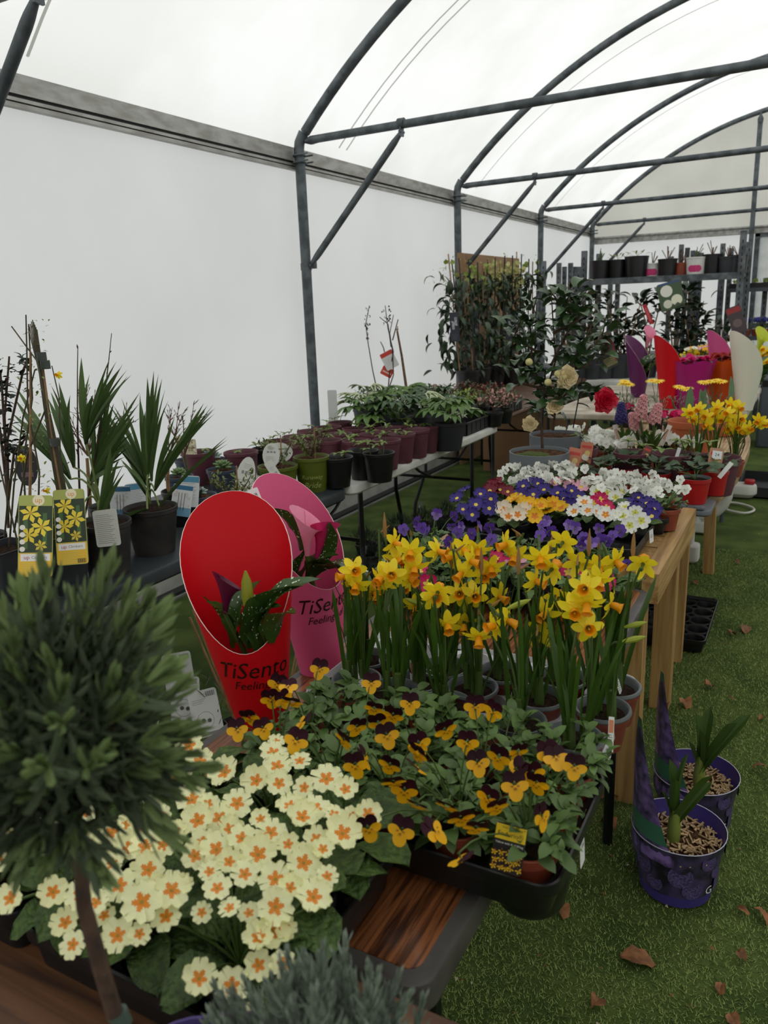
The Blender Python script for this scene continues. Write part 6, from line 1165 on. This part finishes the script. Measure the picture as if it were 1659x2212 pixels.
shrub('multi-stemmed shrub with bare lower stems, behind the purple wrap', 1345, 800, 8.25, [[(1330, 720), (1310, 650), (1320, 635)], [(1350, 710), (1355, 640)], [(1365, 720), (1385, 650)], [(1340, 740), (1335, 660)]], 22, ms=CLK)
shrub('shrub with crossed bare stems under the shelf, left of the yellow label', 1395, 800, 8.3, [[(1400, 720), (1385, 660), (1370, 645)], [(1410, 720), (1425, 660), (1440, 630)], [(1395, 740), (1360, 690)]], 20, ms=CLK)
shrub('tall dark camellia with a white flower label under the shelf', 1455, 800, 8.3, [[(1450, 720), (1440, 650), (1430, 618)], [(1470, 710), (1490, 640), (1480, 625)], [(1460, 700), (1465, 630)], [(1480, 740), (1515, 680), (1520, 650)]], 30, ms=CLK)
shrub('dark leafy shrub right of the white flower label', 1500, 800, 8.2, [[(1500, 720), (1495, 650)], [(1515, 730), (1525, 670)], [(1490, 740), (1480, 690)]], 26, ms=CLK)
shrub('budded pale-flowered camellia behind the rose pink wrap', 1560, 800, 8.3, [[(1555, 740), (1545, 690)], [(1570, 740), (1575, 700)], [(1560, 730), (1560, 690)]], 14, ms=CLK)
q = aty(1455, 668, 8.1); card('plant_label', .22, .26, (70, 90, 60), [('c', -.03, .18, .055, (232, 232, 220)), ('c', .045, .08, .05, (236, 236, 210)), ('c', -.04, .06, .04, (220, 220, 200)), ('r', -.1, .1, .24, .256, (60, 80, 130))], q, tocam(q), label='white flower picture label hanging in the tall dark camellia', spin=.25)
q = aty(1408, 700, 8.1); card('plant_label', .04, .2, (176, 20, 34), [('r', -.01, .01, .03, .17, (200, 80, 80))], q, tocam(q), label='slim red label on the bare stems', spin=.4)
q = aty(1600, 720, 8.2); MB_ = 0; card('plant_label', .13, .26, (70, 56, 60), [('r', -.06, .06, .2, .25, (150, 40, 44)), ('c', 0, .1, .04, (110, 90, 90))], q, tocam(q), label='dark red-edged label on a black stake at the right', spin=.35)
for i, (u, v, w_) in enumerate(((1245, 770, 'left'), (1275, 765, 'middle'), (1300, 762, 'right'), (1330, 770, 'beside the purple wrap'))):
    b = aty(u, v, 7.98+.03*i); t = potted('grey_pot', 'grey plastic pot on the white far bench, ' + w_, 'plant pot', (b.x, 8.02+.06*i, .702), .12, .24, m_dkgrey, br=.8)
    for k in range(12): ob('leaf', CLK[k % 2], t, aim(V((U(-.06, .06), U(-.06, .06), U(.23, .4))), dirv(U(0, 6.3), U(0, 1.2)), 0, 1.2))
# racks: slotted uprights
m_up = mat('rack_steel', (112, 118, 122), .5, col2=(74, 78, 82), scale=10, metal=.4, bump=.05); m_shb = mat('rack_board', (72, 76, 80), .6)
def upright(t, u, v, yb, w_=.05, z0=0):
    p = aty(u, v, yb); x = p.x-t.location.x; y = yb-t.location.y; g = MB(); g.box(x-w_/2, x+w_/2, y-.004, y+.004, z0, p.z); g.box(x-w_/2, x-w_/2+.004, y, y+.035, z0, p.z); g.box(x+w_/2-.004, x+w_/2, y, y+.035, z0, p.z); g.build('upright', m_up, t)
    g = MB(); k = int((p.z-1.0)/.06)
    for i in range(max(0, k)): g.box(x-.006, x+.006, y-.0055, y-.0042, 1.0+.06*i, 1.03+.06*i)
    if k > 0: g.build('slots', m_alud, t, kind='stuff')
t = thing('plant_rack', 'galvanised trolley rack uprights standing against the wall, left group', 'rack', (-2.5, 9.3, 0))
for u, v, yb in ((1174, 564, 9.3), (1207, 568, 9.3), (1219, 576, 9.6), (1232, 568, 9.2), (1240, 576, 9.5), (1250, 576, 9.1)): upright(t, u, v, yb)
for z in (.3, .7): MB().box(-.42, .2, -.25, .3, z, z+.03).build('shelf', m_shb, t)
t = thing('shelf_unit', 'steel shelf unit holding a row of black pots on its top board', 'shelf', (-1.5, 9.0, 0))
for u, v, yb in ((1262, 542, 9.0), (1294, 548, 9.3), (1607, 498, 8.75), (1620, 522, 9.25)): upright(t, u, v, yb, .06)
xl, xr = aty(1268, 600, 9.0).x+1.5, aty(1608, 590, 9.0).x+1.5; zs = aty(1400, 600, 9.0).z
MB().box(xl, xr, -.2, .3, zs-.035, zs).build('shelf', m_shb, t); MB().box(xl, xr, -.215, -.2, zs-.055, zs+.01).build('shelf_edge', m_up, t)
MB().box(xl, xr, -.15, .25, .42, .45).build('shelf', m_shb, t)
t2 = thing('plant_rack', 'galvanised trolley rack uprights behind the shelf of pots', 'rack', (-1.0, 9.9, 0))
for u, v, yb in ((1450, 554, 9.9), (1472, 528, 9.9), (1485, 535, 10.0), (1497, 541, 10.1), (1506, 543, 10.2), (1515, 546, 10.3), (1562, 526, 9.8), (1580, 536, 9.9), (1318, 614, 9.7), (1334, 612, 9.7)): upright(t2, u, v, yb)
for z in (.3, .8): MB().box(-1.0, .2, -.1, .45, z, z+.03).build('shelf', m_shb, t2)
sh = [(1295, .09, m_black, 0), (1333, .09, m_black, 1), (1374, .10, m_black, 1), (1409, .065, m_bow, 2), (1441, .08, m_black, 2), (1471, .06, m_terra, 2), (1502, .08, m_bow, 0), (1537, .09, m_black, 2), (1571, .075, m_dkgrey, 2), (1592, .08, m_black, 2)]
for i, (u, r, m, k) in enumerate(sh):
    p = aty(u, 590, 8.9+.05*(i % 2)); t = potted('shelf_pot', '%s pot on the high shelf, %s' % ({'black_plastic': 'black', 'white_bowl': 'pink and white printed', 'terracotta_plastic': 'brown-rimmed', 'dark_grey_plastic': 'dark grey'}[m.name], ['leftmost', 'second', 'third', 'fourth, tilted', 'fifth', 'sixth, small', 'seventh, printed', 'eighth', 'ninth, with a label', 'last, behind the upright'][i]), 'plant pot', (p.x, p.y, zs+.001), r*1.25, r*2.2, m, 'pots on the high shelf', br=.85)
    if m is m_bow:
        for q in range(3): a = -1.9+.35*q; ob('printed_bloom', cached(('pb',), lambda: MB().disc(.035, 0, 12).mesh('printed_bloom', mat('pink_print', (206, 60, 120), .5))), t, face((r*1.13*math.cos(a), r*1.13*math.sin(a), r*.8), (math.cos(a), math.sin(a), -.1)))
    if k == 1: clump(t, r*2.2, 10, r, 1.2, [SLF[0]], (.2, 1))
    else:
        for q in range(6): d = dirv(U(0, 6.3), U(.9, 1.5)); MB().tube([V((0, 0, r*2)), V((0, 0, r*2))+d*U(.08, .16)], .004, 5).build('twig', m_btw if k == 2 else m_stem, t)
# right-hand far racks with trays, blue muscari
t = thing('plant_rack', 'rack at the far right with trays of seedlings and blue muscari', 'rack', (-.45, 9.65, 0))
for u, v, yb in ((1560, 640, 9.65), (1655, 600, 9.65)): upright(t, u, 600, yb, .05)
zz = [aty(1620, v, 9.65).z for v in (622, 725, 800)]
for z in zz: MB().box(-.42, .4, -.2, .25, z-.04, z).build('shelf', m_shb, t)
for i in range(4): MB().box(-.40+.2*i, -.22+.2*i, -.18, .1, zz[0], zz[0]+.05).build('module_tray', m_black, t)
for i in range(8):
    z = zz[0]+.051; q = ob('seedling_row', cached(('sr',), lambda: (lambda f: f.mesh('seedling_row', m_lime))((lambda f: [f.merge(lgeo('sd', .05, .014, oval, .5, .3, 3, 1), aim(V((U(-.04, .04), U(-.06, .06), 0)), dirv(U(0, 6.3), U(.3, 1.4)))) for _ in range(14)] and f)(MB()))), t, M.Translation((-.37+.1*i, -.06, z)))
m_mus = mat('muscari_blue', (62, 66, 150), .5, trans=.1)
for i in range(7):
    x = -.75+.095*i; tt = potted('potted_muscari', 'pot of blue muscari on the far right rack, %s' % ['first', 'second', 'third', 'fourth', 'fifth', 'sixth', 'seventh'][i], 'muscari', (max(-.82, x), 9.55, zz[1]+.001), .045, .07, m_terra, 'blue muscari on the far rack')
    for q in range(7): a = U(0, 6.3); p = V((.03*math.cos(a), .03*math.sin(a), .07)); MB().tube([p, p+V((0, 0, .08))], .0025, 5).build('stem', m_stem, tt); ob('flower', cached(('mu',), lambda: blob(.014, 7, 6, .1, 1, 2.2).mesh('flower', m_mus)), tt, M.Translation(p+Z*.1))
    for q in range(5): ob('leaf', DL[2], tt, aim(V((0, 0, .07)), dirv(U(0, 6.3), U(.9, 1.4)), 0, .5))
t = thing('grey_cabinet', 'dark grey box standing under the far right rack', 'cabinet', (-.12, 8.7, 0)); MB().slab(-.3, .35, -.2, .2, 0, .68, .03, .01).build('body', mat('grey_box', (70, 76, 82), .5), t); MB().box(-.28, .33, -.206, -.2, .6, .66).build('lid_edge', m_black, t)
t = crate('dark tray on the floor side beyond the far table', -.40, -.12, 6.3, 6.9, .011)
print('objects', len(bpy.data.objects), 'tris', sum(len(m.polygons) for m in bpy.data.meshes))
